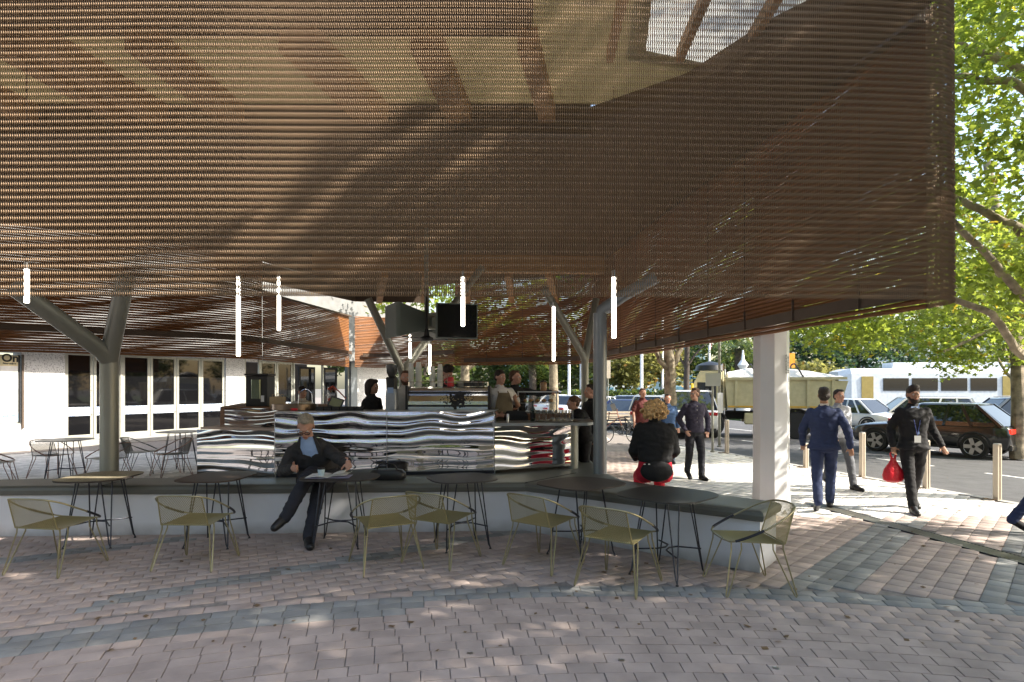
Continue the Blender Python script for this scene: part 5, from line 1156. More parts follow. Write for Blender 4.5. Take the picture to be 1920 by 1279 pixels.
# bench and bicycles
bx = G(1158,818); t = thing('park_bench','slatted pale street bench behind the bicycles','bench',(bx.x,bx.y+1.5,0),R(5))
for i in range(4): MB().box((0,-.15+i*.12,.45),(1.7,.09,.03)).build('seat_slat', MATS['bollard_wood'], t)
for i in range(3): MB().box((0,.28,.58+i*.12),(1.7,.03,.09)).build('back_slat', MATS['bollard_wood'], t)
for x in (-.75,.75): MB().box((x,.05,.22),(.05,.4,.44)).build('leg', MATS['dark_metal'], t)
def bike(label, loc, rz, col):
    t = thing('bicycle', label, 'bicycle', loc, rz, 'parked bicycles'); m = M('bike_'+col, {'black':(.02,.02,.02),'rust':(.25,.08,.04)}[col], .4)
    for x in (-.53,.53):
        wm = MB().tube([(x+math.cos(a)*.33,0,.34+math.sin(a)*.33) for a in [2*math.pi*i/28 for i in range(28)]],.016,6,closed=True); wo = wm.build('wheel', MATS['tyre'], t, smooth=True)
        sp = MB()
        for k in range(14): a = 2*math.pi*k/14; sp.tube([(x,0,.34),(x+math.cos(a)*.32,0,.34+math.sin(a)*.32)],.0022,4,cap=False)
        sp.tube([(x,-.04,.34),(x,.04,.34)],.022,8); sp.build('spokes', MATS['brushed'], wo)
    fr = MB(); B=(-.08,0,.30); S_=(-.20,0,.80); H_=(.36,0,.82); H2=(.40,0,.66)
    for a, c in ((B,S_),(B,H2),(S_,H_),(B,(-.53,0,.34)),(S_,(-.53,0,.34)),(H_,(.53,0,.34)),(H_,(.34,0,.98))): fr.tube([a,c],.015,8)
    fr.build('frame', m, t, smooth=True); MB().tube(catmull([(.32,-.25,1.0),(.36,-.15,1.0),(.34,0,.98),(.36,.15,1.0),(.32,.25,1.0)],3),.013,8).build('handlebar', MATS['black'], t, smooth=True)
    MB().ell((-.22,0,.87),(.13,.06,.03),10,6).build('saddle', MATS['black'], t, smooth=True); MB().tube([(-.08,-.09,.28),(-.08,-.03,.30),(-.08,.03,.30),(-.08,.09,.32)],.012,6).lathe([(.09,-.004),(.09,.004)],(0,0,0),16).build('cranks', MATS['dark_metal'], t)
b1 = G(1168,832); bike('black bicycle with its wheel beside the maroon man', (b1.x-.1,b1.y,0), R(172), 'black'); b2 = G(1140,815); bike('rust coloured bicycle further left by the bench', (b2.x,b2.y,0), R(-15), 'rust')
# ---------------- vehicles ----------------
M('car_glass',(.012,.016,.02),.04,var=0,spec=1.0); M('lamp_red',(.5,.01,.01),.2,var=0,emit=(1,.05,.02),estr=.5); M('lamp_red_off',(.35,.01,.015),.2,var=0); M('lamp_clear',(.7,.7,.68),.1,.4,var=0); M('plate',(.75,.75,.70),.4,var=0)
def car(label, cat, loc, rz, col, L=4.5, Wd=1.8, H=1.47, kind='sedan', group='cars on the road', lit=False, name='parked_car'):
    key = 'carpaint_%.3f_%.3f_%.3f' % col; pm = M(key, col, .28, .25, coat=1, var=.02)
    t = thing(name, label, cat, loc, rz, group); hl = L/2; w_ = Wd/2; belt = H*.60
    st = {'sedan': [(-1,.40,.72,.80),(-.97,.28,.86,.90),(-.80,.22,.97,.98),(-.45,.20,1.0,1.0),(0,.20,1.0,1.0),(.45,.20,.98,1.0),(.75,.22,.86,.98),(.94,.26,.74,.88),(1,.36,.62,.76)],
          'suv': [(-1,.40,.90,.88),(-.97,.28,.98,.95),(-.80,.25,1.0,1.0),(-.45,.24,1.0,1.0),(0,.24,1.0,1.0),(.45,.24,.99,1.0),(.78,.26,.93,.98),(.95,.30,.84,.90),(1,.40,.70,.80)]}['suv' if kind in('suv','wagon','hatch') else 'sedan']
    rg = []
    for x, zl, zb, ww in st:
        X = x*hl; zt = belt*zb; hw = w_*ww; zl = zl*H/1.47
        rg.append([V3((X,-hw*.90,zl)),V3((X,-hw,zl+.12)),V3((X,-hw,(zl+zt)/2+.05)),V3((X,-hw*.95,zt-.04)),V3((X,-hw*.85,zt)),V3((X,0,zt+.035)),V3((X,hw*.85,zt)),V3((X,hw*.95,zt-.04)),V3((X,hw,(zl+zt)/2+.05)),V3((X,hw,zl+.12)),V3((X,hw*.90,zl)),V3((X,0,zl-.02))])
    MB().rings(rg).build('body', pm, t, smooth=True)
    g = {'sedan': (-.70,-.38,.10,.42),'coupe': (-.80,-.30,.05,.38),'suv': (-.97,-.80,.22,.50),'hatch': (-.94,-.62,.10,.48),'wagon': (-.97,-.84,.18,.50)}[kind]
    bx_ = [g[0]*hl, g[3]*hl]; tx = [g[1]*hl, g[2]*hl]; zb = belt-.02; bw = w_*.90; tw = w_*.70
    n = 5; gr = []
    for i in range(n+1):
        u = i/n; z = zb + (H-.03-zb)*math.sin(u*math.pi/2*.999) if False else zb+(H-.03-zb)*u; e = u**1.0
        x0 = bx_[0]+(tx[0]-bx_[0])*e; x1 = bx_[1]+(tx[1]-bx_[1])*e; ww = bw+(tw-bw)*u**1.3
        r_ = .12; gr.append([V3((x0,-ww+r_,z)),V3((x0+r_,-ww,z)),V3((x1-r_,-ww,z)),V3((x1,-ww+r_,z)),V3((x1,ww-r_,z)),V3((x1-r_,ww,z)),V3((x0+r_,ww,z)),V3((x0,ww-r_,z))])
    MB().rings(gr).build('window_glass', MATS['car_glass'], t)
    top = gr[-1]; r1_ = [V3((p.x*1.0 + (.03 if p.x>0 else -.03), p.y*1.03, H-.045)) for p in top]; r2_ = [V3((p.x*.99,p.y*.98,H-.012)) for p in top]; r3_ = [V3((p.x*.8+.0,p.y*.7,H+.01)) for p in top]
    MB().rings([r1_,r2_,r3_]).build('roof', pm, t, smooth=True)
    for s_ in (-1,1):
        for (a, c) in (((bx_[0]+.05,bw),(tx[0]+.02,tw)),((bx_[1]-.03,bw),(tx[1]-.02,tw)),(((bx_[0]+bx_[1])/2-.05,bw+.0),((tx[0]+tx[1])/2-.08,tw)),)+((( (bx_[0]*.62),bw),(tx[0]*.72,tw)),) :
            MB().bar((a[0],s_*a[1]*1.002,zb),(c[0],s_*(c[1]+.012),H-.03),.07,.03,up=(0,1,0)).build('pillar', pm, t)
    for sx in (-.62,.62):
        for s_ in (-1,1):
            R_ = .33*H/1.47 if kind != 'suv' else .36; prof_ = [(R_*.62,-.10),(R_*.97,-.105),(R_,-.08),(R_,.08),(R_*.97,.105),(R_*.62,.10)]
            b_ = MB().lathe(prof_,(0,0,0),24); mt_ = Matrix.Translation((sx*hl,s_*(w_-.10),R_)) @ Matrix.Rotation(R(90),4,'X'); b_.v = [tuple(mt_ @ V3(v)) for v in b_.v]; wo = b_.build('wheel', MATS['tyre'], t, smooth=True, ang=30)
            b_ = MB().lathe([(R_*.74,.09),(R_*.71,.108),(R_*.62,.080),(.06,.085),(0,.10)],(0,0,0),20,cap=False)
            for k in range(5): a = k*2*math.pi/5; b_.bar((.04*math.cos(a),.04*math.sin(a),.10),(R_*.68*math.cos(a),R_*.68*math.sin(a),.10),.10,.02,up=(0,0,1))
            mt_ = Matrix.Translation((sx*hl,s_*(w_-.10),R_)) @ Matrix.Rotation(R(90)*(1 if s_<0 else -1),4,'X'); b_.v = [tuple(mt_ @ V3(v)) for v in b_.v]; b_.build('rim', MATS['rim'], wo)
            ar = MB().tube([(sx*hl+math.cos(a)*(R_+.05),s_*(w_-.012),R_+math.sin(a)*(R_+.05)) for a in [math.pi*i/12 for i in range(13)]],.028,6); ar.build('wheel_arch', MATS['black_matte'], t)
    zt = belt*.80 if kind in ('sedan','coupe') else belt*.92
    for s_ in (-1,1):
        MB().box((-hl+.03,s_*w_*.66,zt-.06),(.10,w_*.42,.13)).build('tail_light', MATS['lamp_red' if lit else 'lamp_red_off'], t, bevel=.02)
        MB().box((hl-.10,s_*w_*.62,belt*.70),(.16,w_*.40,.11)).build('headlight', MATS['lamp_clear'], t, bevel=.02)
        MB().ell((bx_[1]-.35*0-.25,s_*(w_+.06),belt+.06),(.08,.09,.06),8,6).build('mirror', pm, t, smooth=True)
        MB().box((-.25,s_*(w_+.003),belt*.82),(.16,.02,.025)).build('door_handle', MATS['brushed'], t)
        MB().bar((-.9*hl*.5,s_*(w_+.004),.30),(.45*hl,s_*(w_+.004),.30),.02,.05).build('sill', MATS['black_matte'], t)
    MB().box((-hl-.004,0,zt-.16),(.02,.40,.11)).build('number_plate', MATS['plate'], t); MB().box((-hl+.05,0,.34),(.16,Wd*.82,.16)).build('bumper', MATS['black_matte'] if kind in('suv',) else pm, t, bevel=.03)
    MB().box((hl-.05,0,.40),(.12,Wd*.5,.18)).build('grille', MATS['black_matte'], t)
    if kind in ('suv','wagon'):
        for s_ in (-1,1): MB().tube([(tx[0]+.1,s_*tw*.9,H+.04),(tx[1]-.1,s_*tw*.9,H+.04)],.018,6).build('roof_rack', MATS['brushed'], t)
    return t
def at_road(px, Z): return ((px-960)/F*Z, Z, -.13)
hd = math.atan2(kd.y, kd.x)
car('black hatchback with glowing red tail light driving past the bollards', 'car', at_road(1752,18.3), R(125), (.010,.011,.012), L=4.1, H=1.50, Wd=1.78, kind='hatch', lit=True, name='moving_car')
car('silver beige wagon behind the black hatchback', 'car', at_road(1712,26.5), R(163), (.50,.49,.44), L=4.6, H=1.55, kind='wagon', name='moving_car')
car('white car partly hidden behind the grey shirted man', 'car', at_road(1592,27.5), R(118), (.72,.73,.74), L=4.5, name='moving_car')
car('dark blue grey ute at the right edge behind the tree trunk', 'car', at_road(1905,21.5), R(165), (.035,.045,.065), L=4.8, H=1.6, kind='suv')
car('dark blue coupe parked by the bicycles', 'car', at_road(1175,30.5), R(62), (.012,.022,.10), L=4.6, H=1.38, kind='coupe')
car('pale blue hatch parked behind the coupe', 'car', at_road(1182,40), R(55), (.45,.52,.60), L=4.4, kind='sedan')
car('white sedan further left near the bent column', 'car', at_road(1128,35), R(60), (.66,.69,.73), L=4.6)
car('white four wheel drive behind the plane tree trunk', 'car', at_road(1285,25.5), R(82), (.74,.75,.76), L=4.9, H=1.85, Wd=1.95, kind='suv')
car('silver wagon parked left of the plane tree trunk', 'car', at_road(1232,29), R(66), (.42,.44,.44), L=4.7, H=1.6, kind='wagon')
car('pale car seen between the bar and the grey column', 'car', at_road(1075,40), R(50), (.60,.64,.68), L=4.5)
car('white car glimpsed left of the customers at the bar', 'car', at_road(1049,46), R(50), (.72,.72,.72), L=4.5)
# tip truck: front towards -X
def truck():
    t = thing('tip_truck','cream tip truck with tarpaulin cover driving left behind the white pylon','truck',at_road(1447,24.6), R(163)); cr = M('truck_cream',(.52,.47,.29),.4,.1,coat=.3); 
    # local: +X front
    cab = [[V3((x,y,z)) for x,z in ((2.0,.75),(3.05,.75),(3.10,1.35),(2.98,2.15),(2.75,2.62),(2.0,2.62))] for y in (-1.2,-1.15,1.15,1.2)]
    MB().rings(cab).build('cab', cr, t)
    MB().box((3.06,0,1.86),(.06,2.1,.75),ry=R(-9)).build('windscreen', MATS['car_glass'], t)
    for s_ in (-1,1):
        MB().box((2.50,s_*1.205,1.85),(.72,.02,.62)).build('side_window', MATS['car_glass'], t); MB().box((3.05,s_*1.38,1.85),(.10,.14,.55)).build('mirror', M('mirror_yellow',(.75,.50,.05),.4), t, bevel=.03)
        MB().box((2.5,s_*1.21,.98),(.5,.02,.05)).build('step', MATS['black_matte'], t); MB().box((3.12,s_*.95,.95),(.06,.3,.18)).build('headlight', MATS['lamp_clear'], t)
    MB().box((3.12,0,1.15),(.05,1.3,.32)).build('grille', MATS['black_matte'], t); MB().box((3.15,0,.62),(.2,2.4,.3)).build('bumper', cr, t, bevel=.04)
    MB().lathe([(.0,2.66),(.62,2.66),(.56,2.86),(.35,2.96),(0,3.05)],(2.35,0,0),18,cap=False).build('roof_deflector', MATS['black'], t, smooth=True)
    MB().box((-.2,0,.85),(4.4,.9,.30)).build('chassis', MATS['black_matte'], t)
    bn_ = MB().rings([[V3((-2.2,y0,1.15)),V3((1.72,y0,1.15)),V3((1.82,y0*1.0,2.35)),V3((-2.5,y0,2.2))] for y0 in (-1.22,1.22)]); bn_.build('tipper_body', cr, t)
    for i in range(5):
        x = -2.0+i*.85
        for s_ in (-1,1): MB().box((x,s_*1.245,1.72),(.10,.06,1.05)).build('side_rib', cr, t)
    for s_ in (-1,1): MB().box((-.35,s_*1.25,2.30),(4.2,.10,.10)).build('top_rail', cr, t); MB().box((-.25,s_*1.26,1.22),(3.9,.03,.05)).build('yellow_stripe', M('stripe_y',(.6,.35,.03),.5), t)
    MB().rings([[V3((x,y,2.34+h_*math.sqrt(max(0,1-(y/1.2)**2)))) for y in (-1.2,-.8,-.4,0,.4,.8,1.2)] for x,h_ in ((-2.4,.05),(-1.3,.28),(-.2,.42),(.9,.40),(1.7,.25))]).build('tarpaulin', M('tarp_white',(.72,.70,.64),.8,bump=.6,bs=5), t, smooth=True)
    for x in (-1.0,.6): MB().tube(catmull([(x-.0,-1.27,2.3),(x+.2,-.8,2.78),(x+.2,0,2.9),(x+.2,.8,2.78),(x,1.27,2.3)],4),.03,6).build('tarp_hoop', MATS['black_matte'], t)
    for s_ in (-1,1): MB().tube([(1.85,s_*.9,.6),(1.85,s_*.9,2.9)],.07,10).build('exhaust', MATS['chrome'], t); MB().box((.6,s_*1.0,.75),(1.0,.35,.45)).build('fuel_tank', cr, t, bevel=.05)
    for x in (2.35,-.75,-1.85):
        for s_ in (-1,1):
            b_ = MB().lathe([(.30,-.16),(.49,-.16),(.52,-.12),(.52,.12),(.49,.16),(.30,.16)],(0,0,0),28); mt_ = Matrix.Translation((x,s_*1.03,.52)) @ Matrix.Rotation(R(90),4,'X'); b_.v=[tuple(mt_@V3(v)) for v in b_.v]; wo=b_.build('wheel', MATS['tyre'], t, smooth=True)
            b_ = MB().lathe([(.31,.15),(.29,.12),(.20,.05),(.12,.06),(.12,.14),(0,.15)],(0,0,0),20,cap=False); mt_ = Matrix.Translation((x,s_*1.03,.52)) @ Matrix.Rotation(R(90)*(1 if s_<0 else -1),4,'X'); b_.v=[tuple(mt_@V3(v)) for v in b_.v]; b_.build('rim', cr, wo)
        for s_ in (-1,1): MB().tube([(x+math.cos(a)*.62,s_*1.1,.52+math.sin(a)*.60) for a in [math.pi*i/10 for i in range(11)]],.05,6).build('mudguard', MATS['black_matte'], t)
truck()
def tram():
    Z = 42; x = (1810-960)/F*Z; t = thing('tram','white tram with green and yellow doors passing behind the cars','tram',(x,Z,-.1), R(172)); wm = M('tram_white',(.66,.70,.74),.35,coat=.3)
    L_ = 17; MB().rings([[V3((X,y,z)) for y,z in ((-1.3,.35),(-1.32,1.0),(-1.3,2.9),(-1.1,3.25),(1.1,3.25),(1.3,2.9),(1.32,1.0),(1.3,.35))] for X in (-L_/2,L_/2-.7)]+[[V3((L_/2,y*.8,z)) for y,z in ((-1.3,.45),(-1.32,1.0),(-1.2,2.7),(-1.0,3.05),(1.0,3.05),(1.2,2.7),(1.32,1.0),(1.3,.45))]]).build('body', wm, t)
    MB().box((0,0,.25),(L_-1,2.3,.4)).build('skirt', MATS['dark_metal'], t); MB().box((1.5,0,3.45),(7,1.6,.4)).build('roof_unit', wm, t, bevel=.05); MB().box((L_/2-.02,0,2.0),(.05,1.9,1.2)).build('windscreen', MATS['car_glass'], t)
    for s_ in (-1,1):
        for i, xx in enumerate((5.0,3.2,1.4,-.4,-5.6,-7.2)): MB().box((xx,s_*1.32,2.15),(1.6,.04,.85)).build('window', MATS['car_glass'], t)
        for xx, nm, c in ((6.8,'door',(.36,.27,.08)),(-1.9,'door',(.36,.27,.08)),(-4.2,'door',(.36,.27,.08)),(-3.4,'green_panel',(.03,.22,.15))):
            MB().box((xx,s_*1.335,1.55),(.75,.05,2.3)).build(nm, M('tram_'+nm,c,.4), t)
        MB().box((0,s_*1.33,.60),(L_-1.5,.03,.30)).build('lower_band', M('tram_band',(.06,.07,.12),.4), t)
tram()
# hire bike rack far behind
t = thing('hire_bike_rack','far row of blue hire bicycles in front of a pale hedge','bike rack',((1570-960)/F*75,75,-.1)); hb_ = M('hire_blue',(.03,.12,.50),.5)
for i in range(14):
    x = -4.5+i*.95; MB().box((x,0,.55),(.30,.9,.75)).build('hire_bike', hb_, t); MB().lathe([(.30,-.03),(.30,.03)],(0,0,0),12).build('wheel', MATS['tyre'], t) if False else None
MB().box((-.5,0,1.55),(.9,.25,2.7)).build('payment_totem', hb_, t)
# ---------------- trees ----------------
LEAF = np.array([(0,0),(.22,-.30),(.55,-.22),(.40,.02),(.62,.30),(.30,.30),(.0,.75),(-.30,.30),(-.62,.30),(-.40,.02),(-.55,-.22),(-.22,-.30)])*.85
def leaves(name, centres, size, mat, parent, seed=0, droop=.6, simple=False, sizev=.35):
    rs = np.random.RandomState(seed); C = np.asarray(centres); n = len(C); B = LEAF if not simple else np.array([(0,-.5),(.36,0),(0,.6),(-.36,0)])
    m = len(B); yaw = rs.uniform(0,2*np.pi,n); tl = rs.normal(0,droop,n); rl = rs.normal(0,droop,n); s = size*(1+rs.uniform(-sizev,sizev,n))
    x = B[:,0][None]*s[:,None]; y = B[:,1][None]*s[:,None]; z = -.25*(np.abs(B[:,0])[None]*s[:,None])
    y2 = y*np.cos(tl)[:,None]-z*np.sin(tl)[:,None]; z2 = y*np.sin(tl)[:,None]+z*np.cos(tl)[:,None]
    x3 = x*np.cos(rl)[:,None]+z2*np.sin(rl)[:,None]; z3 = -x*np.sin(rl)[:,None]+z2*np.cos(rl)[:,None]
    X = x3*np.cos(yaw)[:,None]-y2*np.sin(yaw)[:,None]; Y = x3*np.sin(yaw)[:,None]+y2*np.cos(yaw)[:,None]
    V = np.stack([X+C[:,0:1], Y+C[:,1:2], z3+C[:,2:3]],-1).reshape(-1,3)
    mi = parent.location; V = V - np.array([mi.x,mi.y,mi.z]); Fc = (np.arange(m)[None]+np.arange(n)[:,None]*m)
    o = fast_mesh(name, V, Fc, m, MATS[mat], parent); return tag(o, kind='stuff')
def crown_pts(rs, c, r, n, clump=26, cr=.55, shell=.5, zmin=None, keep=None):
    K_ = max(4, n//clump); d = rs.normal(size=(K_,3)); d /= np.linalg.norm(d,axis=1)[:,None]; q = rs.uniform(shell,1,K_)**.6
    cc = np.array(c)+d*q[:,None]*np.array(r); P = cc[rs.randint(0,K_,n)]+rs.normal(0,1,(n,3))*cr*np.array([1,1,.55])*.6
    if zmin is not None: P = P[P[:,2] > zmin + .4*np.sin(P[:,0]*2.1)+.3*np.sin(P[:,1]*1.7)]
    if keep is not None: P = P[keep(P)]
    return P
def limb(b, pts, r0, r1): 
    p = catmull(pts, 5); n = len(p); b.tube([q+Vector((random.uniform(-.015,.015)*2,random.uniform(-.015,.015)*2,0)) for q in p], [r0+(r1-r0)*i/(n-1) for i in range(n)], 9)
def tree(name, label, base, trunkpts, limbs, crowns, lsize=.13, mat='leaf', bark='bark', seed=0, simple=False, cat='tree', group=None, zmin=None, keep=None, clump=26, cr=.55):
    t = thing(name, label, cat, base, 0, group); b = MB(); limb(b, trunkpts[0], trunkpts[1], trunkpts[2]); b.build('trunk', MATS[bark], t, smooth=True, world=True)
    if limbs:
        for pts, a, c in limbs: b = MB(); limb(b, pts, a, c); b.build('branch', MATS[bark], t, smooth=True, world=True)
    rs = np.random.RandomState(seed); P = np.concatenate([crown_pts(rs, c, r, n, clump, cr, zmin=zmin, keep=keep) for c, r, n in crowns])
    leaves('crown', P, lsize, mat, t, seed, simple=simple); return t
def outside_canopy(P): return ~((P[:,0] < 4.35) & (P[:,1] > 4.6) & (P[:,1] < 21) & (P[:,2] < 6.2))
# near plane tree at the right: its trunk stands just outside the frame
tb = (9.6,9.6,-.1)
tree('plane_tree','near plane tree whose leafy limbs fill the right side beside the canopy', tb, ([(9.6,9.6,-.1),(9.5,9.6,1.6),(9.4,9.5,3.2),(9.2,9.5,5.5),(9.0,9.5,8.5)],.26,.12),
 [([(9.45,9.5,1.9),W(1925,668,9.2),W(1870,598,9.0),W(1790,562,9.0),W(1690,520,9.4)],.07,.035),([(9.4,9.5,2.3),W(1925,560,9.0),W(1870,500,8.8),W(1796,425,8.8),W(1740,330,9)],.075,.035),
  ([(9.3,9.5,3.4),W(1925,440,9.2),W(1860,405,9.2),W(1796,372,9.4),W(1700,345,9.8)],.09,.04),([(9.2,9.5,5.6),W(1925,136,9.0),W(1860,108,9),W(1796,82,9.0)],.08,.04),([(9.1,9.5,5.0),W(1925,172,8.8),W(1850,152,8.8),W(1796,142,8.8)],.07,.04),
  ([(9.1,9.5,6.0),(9.9,8.2,7.6),(10.4,7.2,9.5)],.10,.04),([(9.1,9.5,6.0),(8.4,11,8.0),(8,12,10)],.10,.04)],
 [((7.6,9.3,5.6),(1.7,2.2,2.9),9000),((8.3,9.4,8.6),(2.6,2.8,2.2),4000)], .125, seed=11, keep=outside_canopy, zmin=2.75, clump=22, cr=.5)
tree('plane_tree','plane tree off to the right whose shade covers the paving', (9.2,2.2,-.1), ([(9.2,2.2,-.1),(9.1,2.2,2.5),(9.0,2.3,6.5),(8.8,2.4,9)],.3,.12),
 [([(9.1,2.2,2.8),(7.5,3.0,4.8),(5.8,3.6,6.3)],.13,.05),([(9.1,2.2,3.2),(10.8,1.6,5.2),(12,1,7)],.13,.05),([(9.0,2.2,4),(8.4,.6,6.2),(8,-1,8)],.12,.05)],
 [((8.7,1.8,6.8),(4.3,4.4,3.6),13500),((10.5,3.4,4.8),(3.0,2.6,2.1),4500)], .19, seed=12, keep=lambda P: outside_canopy(P) & (P[:,1] < 6.9), clump=40, cr=.75)
tree('plane_tree','second shade plane tree further off to the right behind the viewer', (12.5,-4,-.1), ([(12.5,-4,-.1),(12.4,-4,3),(12.2,-3.8,8),(12,-3.6,12)],.32,.14), [], [((11.0,-2.6,9.6),(5.2,5.2,4.8),13000)], .24, seed=13, clump=40, cr=.9)
tree('plane_tree','third plane tree behind the viewer, seen only in the mirror counter', (-3,-9,-.1), ([(-3,-9,-.1),(-3,-9,3),(-2.8,-8.8,8)],.28,.14), [], [((-3,-9,8),(5,4,3.6),3500)], .3, 'leaf', seed=14, simple=True)
tree('plane_tree','fourth plane tree behind the viewer, to the left in the mirror counter', (-9,-6,-.1), ([(-9,-6,-.1),(-9,-6,3),(-8.8,-6,8)],.28,.14), [], [((-9,-6,6.5),(5,4,3.8),3500)], .3, 'leaf_far', seed=24, simple=True)  # unseen tree, added to dim what the counter fronts reflect
tree('plane_tree','fifth plane tree behind the viewer, to the right in the mirror counter', (4,-11,-.1), ([(4,-11,-.1),(4,-11,3),(4,-10.8,8)],.28,.14), [], [((4,-11,6.5),(5,4,3.8),3500)], .3, 'leaf_far', seed=25, simple=True)  # also out of view, added so the mirror steel reflects less brightness
tree('plane_tree','pale plane trunk seen behind the bar left of the pastry cabinet jar', (1.80,27,0), ([(1.8,27,-.1),(1.85,27,2.5),(1.7,27,6)],.24,.14), [([(1.8,27,2.9),(1.2,27,3.8),(.5,27,5)],.12,.05)], [((1.2,26.5,6.6),(4,3,2.4),2600)], .24, seed=26, zmin=4.2)
tree('plane_tree','plane trunk seen right of the baristas behind the kiosk', (-2.05,27.5,0), ([(-2.05,27.5,-.1),(-2.1,27.5,2.5),(-2.0,27.5,6)],.26,.14), [([(-2.05,27.5,2.6),(-1.2,27.5,3.5),(-.5,27.5,5)],.12,.05)], [((-2.5,27,6.4),(4,3.4,2.6),2800)], .24, seed=27, zmin=4.0)
# street tree: hanging foliage in the middle right
tree('plane_tree','plane tree on the far kerb with low leafy branches in front of the tram', (12.6,16.5,-.1), ([(13.6,16.5,-.1),(13.6,16.5,2.5),(13.4,16.6,5),(13,16.8,8)],.2,.1),
 [([(13.5,16.5,3.2),(11.5,15.5,4.3),(9.0,15.0,3.9),(7.2,14.6,3.5)],.10,.03),([(13.5,16.5,2.8),(12.2,15.4,3.3),(10.6,15,2.7)],.08,.03)],
 [((10.2,15.6,4.6),(3.6,2.4,2.1),9000),((12.6,16.4,3.6),(1.8,1.6,1.6),3600),((7.9,14.6,3.7),(1.2,1.4,1.0),2000)], .13, seed=15, zmin=1.95, clump=20, cr=.5, keep=lambda P: outside_canopy(P) & (np.abs(P[:,0]/np.maximum(P[:,1],1)) < 2) & (P[:,2] > 1.9+ .9*np.clip((np.abs(P[:,0]/P[:,1]-.66)-.10)/.12,0,1)))
p = G(1905,826); tree('street_tree','slim forked tree on the grass island at the right edge', (p.x,p.y,0), ([(p.x,p.y,-.1),(p.x,p.y,1.5),(p.x-.05,p.y,3.4),(p.x+.1,p.y,6)],.17,.09), [([(p.x,p.y,2.0),(p.x-.5,p.y,2.6),(p.x-.9,p.y,3.6)],.06,.03),([(p.x,p.y,2.5),(p.x-.5,p.y,3.3),(p.x-.8,p.y,4.4)],.06,.03)], [((p.x-1.0,p.y,5.6),(3.2,2.4,1.9),3000)], .19, seed=16, clump=20)
sheet('grass_island',[(p.x-2.2,p.y-1.6),(p.x+7,p.y-3.0),(p.x+7,p.y+1.6),(p.x-2.0,p.y+1.8)], .0, MATS['grass'], .13)
# plane tree in the middle
p = G(1256,842); x, y = p.x, p.y
tree('plane_tree','mottled plane tree trunk forking behind the curly haired woman', (x,y,0), ([(x,y,-.1),(x,y,1.0),(x+.02,y,2.2),(x-.02,y,3.2),(x-.05,y,5)],.20,.13),
 [([(x,y,2.25),(x-.35,y,2.75),(x-.62,y,3.6),(x-.9,y,4.6)],.10,.05),([(x,y,2.3),(x+.25,y,2.8),(x+.45,y,3.6),(x+.8,y,5)],.10,.05)], [((x,y+.5,6.6),(3.6,3.2,2.4),5000)], .17, seed=17, clump=22, zmin=3.5)
# dark purple leaf tree
x, y = (1288-960)/F*38, 38; tree('street_tree','far tree with sparse purple brown leaves right of the plane tree', (x,y,0), ([(x,y,-.1),(x,y,3),(x+.1,y,6)],.22,.12), [([(x,y,3),(x-1,y,4.5),(x-2.2,y,5.6)],.08,.03),([(x,y,3.2),(x+1.2,y,4.6),(x+2.6,y,5.2)],.08,.03)], [((x,y,6.3),(3.4,2,1.8),1700)], .16, 'leaf_purple' if False else 'leaf_far', 'bark_dark', seed=18, simple=True)
# belt of park trees
spec = [(1010,55,7,3.2,'leaf_far','tall dark green tree behind the bar, furthest left'),(1060,62,9,4,'leaf_far','broad green park tree behind the pastry cabinet'),(1120,66,9,4.5,'leaf_far','park tree beyond the bent column'),
 (1165,52,8,3.0,'leaf_yellow','yellow green tree above the parked white car'),(1205,58,9,3.6,'leaf_yellow','sunlit yellow tree beside the stout flagpole'),(1240,70,11,5,'leaf_far','dark tree behind the flagpoles'),
 (1345,60,8,3.6,'leaf_far','dark tree right of the glass tower'),(1410,66,11,5,'leaf_far','tall dark tree behind the tip truck'),(1490,60,9,4.6,'leaf_blue','blue green tree just right of the white pylon'),(1545,66,11,5,'leaf_blue','tall blue green tree above the hire bikes'),
 (1610,62,10,5,'leaf_blue','dense dark conifer left of the tram'),(1680,70,12,6,'leaf_far','tree rising behind the tram front'),(1770,74,13,7,'leaf_far','big tree behind the middle of the tram'),(1870,72,12,7,'leaf_far','park tree behind the tram at far right'),(960,58,8,4,'leaf_far','park tree seen through the rear of the kiosk'),(700,62,9,5,'leaf_far','dark park tree seen behind the cup stacks'),(790,56,8,4.5,'leaf_far','park tree behind the espresso machine'),(880,64,9,5,'leaf_far','park tree behind the rear of the kiosk'),(3300,26,9,5,'leaf_far','park tree far to the right, reflected in the glass doors'),(3900,24,8,4.5,'leaf','sunlit park tree far to the right, reflected in the glass doors'),(2700,38,10,5,'leaf_far','tall park tree right of the frame, reflected in the left glass doors'),(4800,18,9,5,'leaf_far','rightmost park tree, reflected in the glass doors'),(1520,52,4,2.6,'leaf_yellow','low sunlit shrubby tree behind the hire bikes')]
for i, (px, Z, h, r, mt, lb) in enumerate(spec):
    x = (px-960)/F*Z; rs_ = np.random.RandomState(40+i); lean = rs_.uniform(-.6,.6)
    tree('park_tree', lb, (x,Z,0), ([(x,Z,-.1),(x+lean*.4,Z,h*.35),(x+lean,Z,h*.7)],.26,.10), [([(x+lean*.3,Z,h*.3),(x+lean+1.2,Z,h*.55)],.12,.05),([(x+lean*.3,Z,h*.28),(x+lean-1.3,Z,h*.5)],.12,.05)],
      [((x,Z,h*.62),(r,r*.8,h*.42),2600),((x+r*.4,Z-1,h*.42),(r*.7,r*.6,h*.26),900)], .38, mt, 'bark_dark', seed=50+i, simple=True, group='park trees across the road', clump=34, cr=.8)
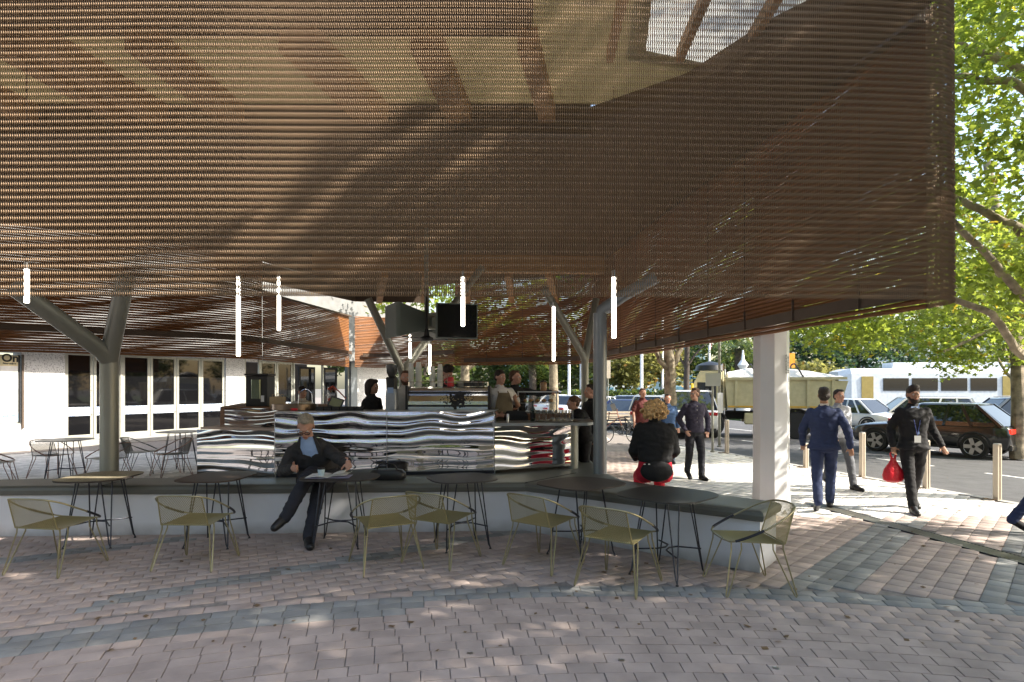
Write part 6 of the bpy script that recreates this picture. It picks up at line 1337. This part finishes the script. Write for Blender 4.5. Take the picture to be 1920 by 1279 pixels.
# palm
def palm(label, px, Z, h, r):
    x = (px-960)/F*Z; t = thing('palm_tree', label, 'palm tree', (x,Z,0), 0, 'palms across the road'); MB().tube([(0,0,-.1),(.05,0,h*.5),(0,0,h)],[.38,.30,.34],12).build('trunk', MATS['bark_dark'], t, smooth=True)
    V = []; Fc = []; rs = random.Random(px)
    for k in range(46):
        a = rs.uniform(0,6.283); up = rs.uniform(-.3,1.2); 
        prev = None
        for s_ in range(9):
            u = s_/8; rr = r*u; z = h + r*(up*u - 1.1*u*u); c = Vector((math.cos(a)*rr*(1-.15*u), math.sin(a)*rr*(1-.15*u), z)); sd = Vector((-math.sin(a),math.cos(a),0))
            for sg in (-1,1):
                o = len(V); ln = r*.26*math.sin(math.pi*min(1,u*.9+.08)); tip = c+sd*sg*ln+Vector((math.cos(a)*ln*.5,math.sin(a)*ln*.5,-ln*.55)); V += [c, c+Vector((math.cos(a)*.09,math.sin(a)*.09,0)), tip, tip-Vector((math.cos(a)*.05,math.sin(a)*.05,0))]; Fc.append((o,o+1,o+2,o+3))
    tag(fast_mesh('fronds', np.array([tuple(v) for v in V]), np.array(Fc), 4, MATS['leaf_far'], t), kind='stuff')
palm('large date palm above the tip truck', 1385, 48, 4.9, 2.7); palm('palm seen above the customers at the bar', 998, 52, 3.8, 2.6)
# hedges, far shrubs
def hedge(label, x0, x1, y0, y1, h, n, mt, seed, size=.16):
    t = thing('hedge', label, 'hedge', ((x0+x1)/2,(y0+y1)/2,0)); rs = np.random.RandomState(seed); P = np.c_[rs.uniform(x0,x1,n), rs.uniform(y0,y1,n), h*rs.uniform(0,1,n)**.5*(1+.12*np.sin(rs.uniform(0,9,n)))]
    leaves('foliage', P, size, mt, t, seed, simple=True); MB().box((0,0,h*.4),(x1-x0-.2,max(.2,y1-y0-.3),h*.7)).build('core', M('hedge_core',(.02,.03,.012),.95), t)
hedge('low pale green hedge on the median behind the black hatchback', 14.0,21, 29.5,30.6, .62, 3500, 'leaf_yellow', 91); hedge('clipped dark hedge across the road behind parked cars', 4, 17, 48,49.5, 1.5, 5000, 'leaf_far', 92, .25); hedge('long pale hedge behind the blue hire bikes', 26,60, 80,82, 2.0, 4500, 'leaf_yellow', 93, .4)
# far buildings
def tower(label, px0, px1, top, Z, mat, fl, cols, name='glass_tower'):
    x0 = (px0-960)/F*Z; x1 = (px1-960)/F*Z; h = W(0,top,Z).z; t = thing(name, label, 'building', ((x0+x1)/2,Z,0)); wd = x1-x0; MB().box((0,8,h/2),(wd,16,h)).build('wall', MATS[mat], t)
    for i in range(fl):
        for k in range(cols):
            MB().box((-wd/2+(k+.5)*wd/cols,-.02,h*(i+.55)/fl),(wd/cols*.8,.2,h/fl*.62)).build('window', MATS['tower_glass'], t)
M('tower_glass',(.10,.20,.28),.1,var=.1,spec=1); M('tower_blue',(.30,.42,.50),.4); M('tower_pale',(.50,.52,.54),.6)
tower('pale blue glass tower beyond the plane tree', 1258,1322, 600, 130, 'tower_blue', 14, 6); tower('pale office block glimpsed between the palm and the flagpoles', 1120,1250, 560, 190, 'tower_pale', 12, 8, 'office_block'); tower('grey city block behind the bar area', 935,1010, 640, 120, 'tower_blue', 9, 6, 'office_block'); tower('distant office block above the tram', 1620,1900, 600, 220, 'tower_pale', 12, 14, 'office_block')
# monument
t = thing('stone_monument','small white stone finial monument behind the truck','monument',((1393-960)/F*45,45,0)); MB().lathe([(.5,0),(.5,1.2),(.3,1.4),(.22,2.6),(.35,2.9),(.15,3.1),(.4,3.5),(.12,3.9),(.05,4.6)],(0,0,0),12).build('stone', MATS['white_paint'], t, smooth=True)
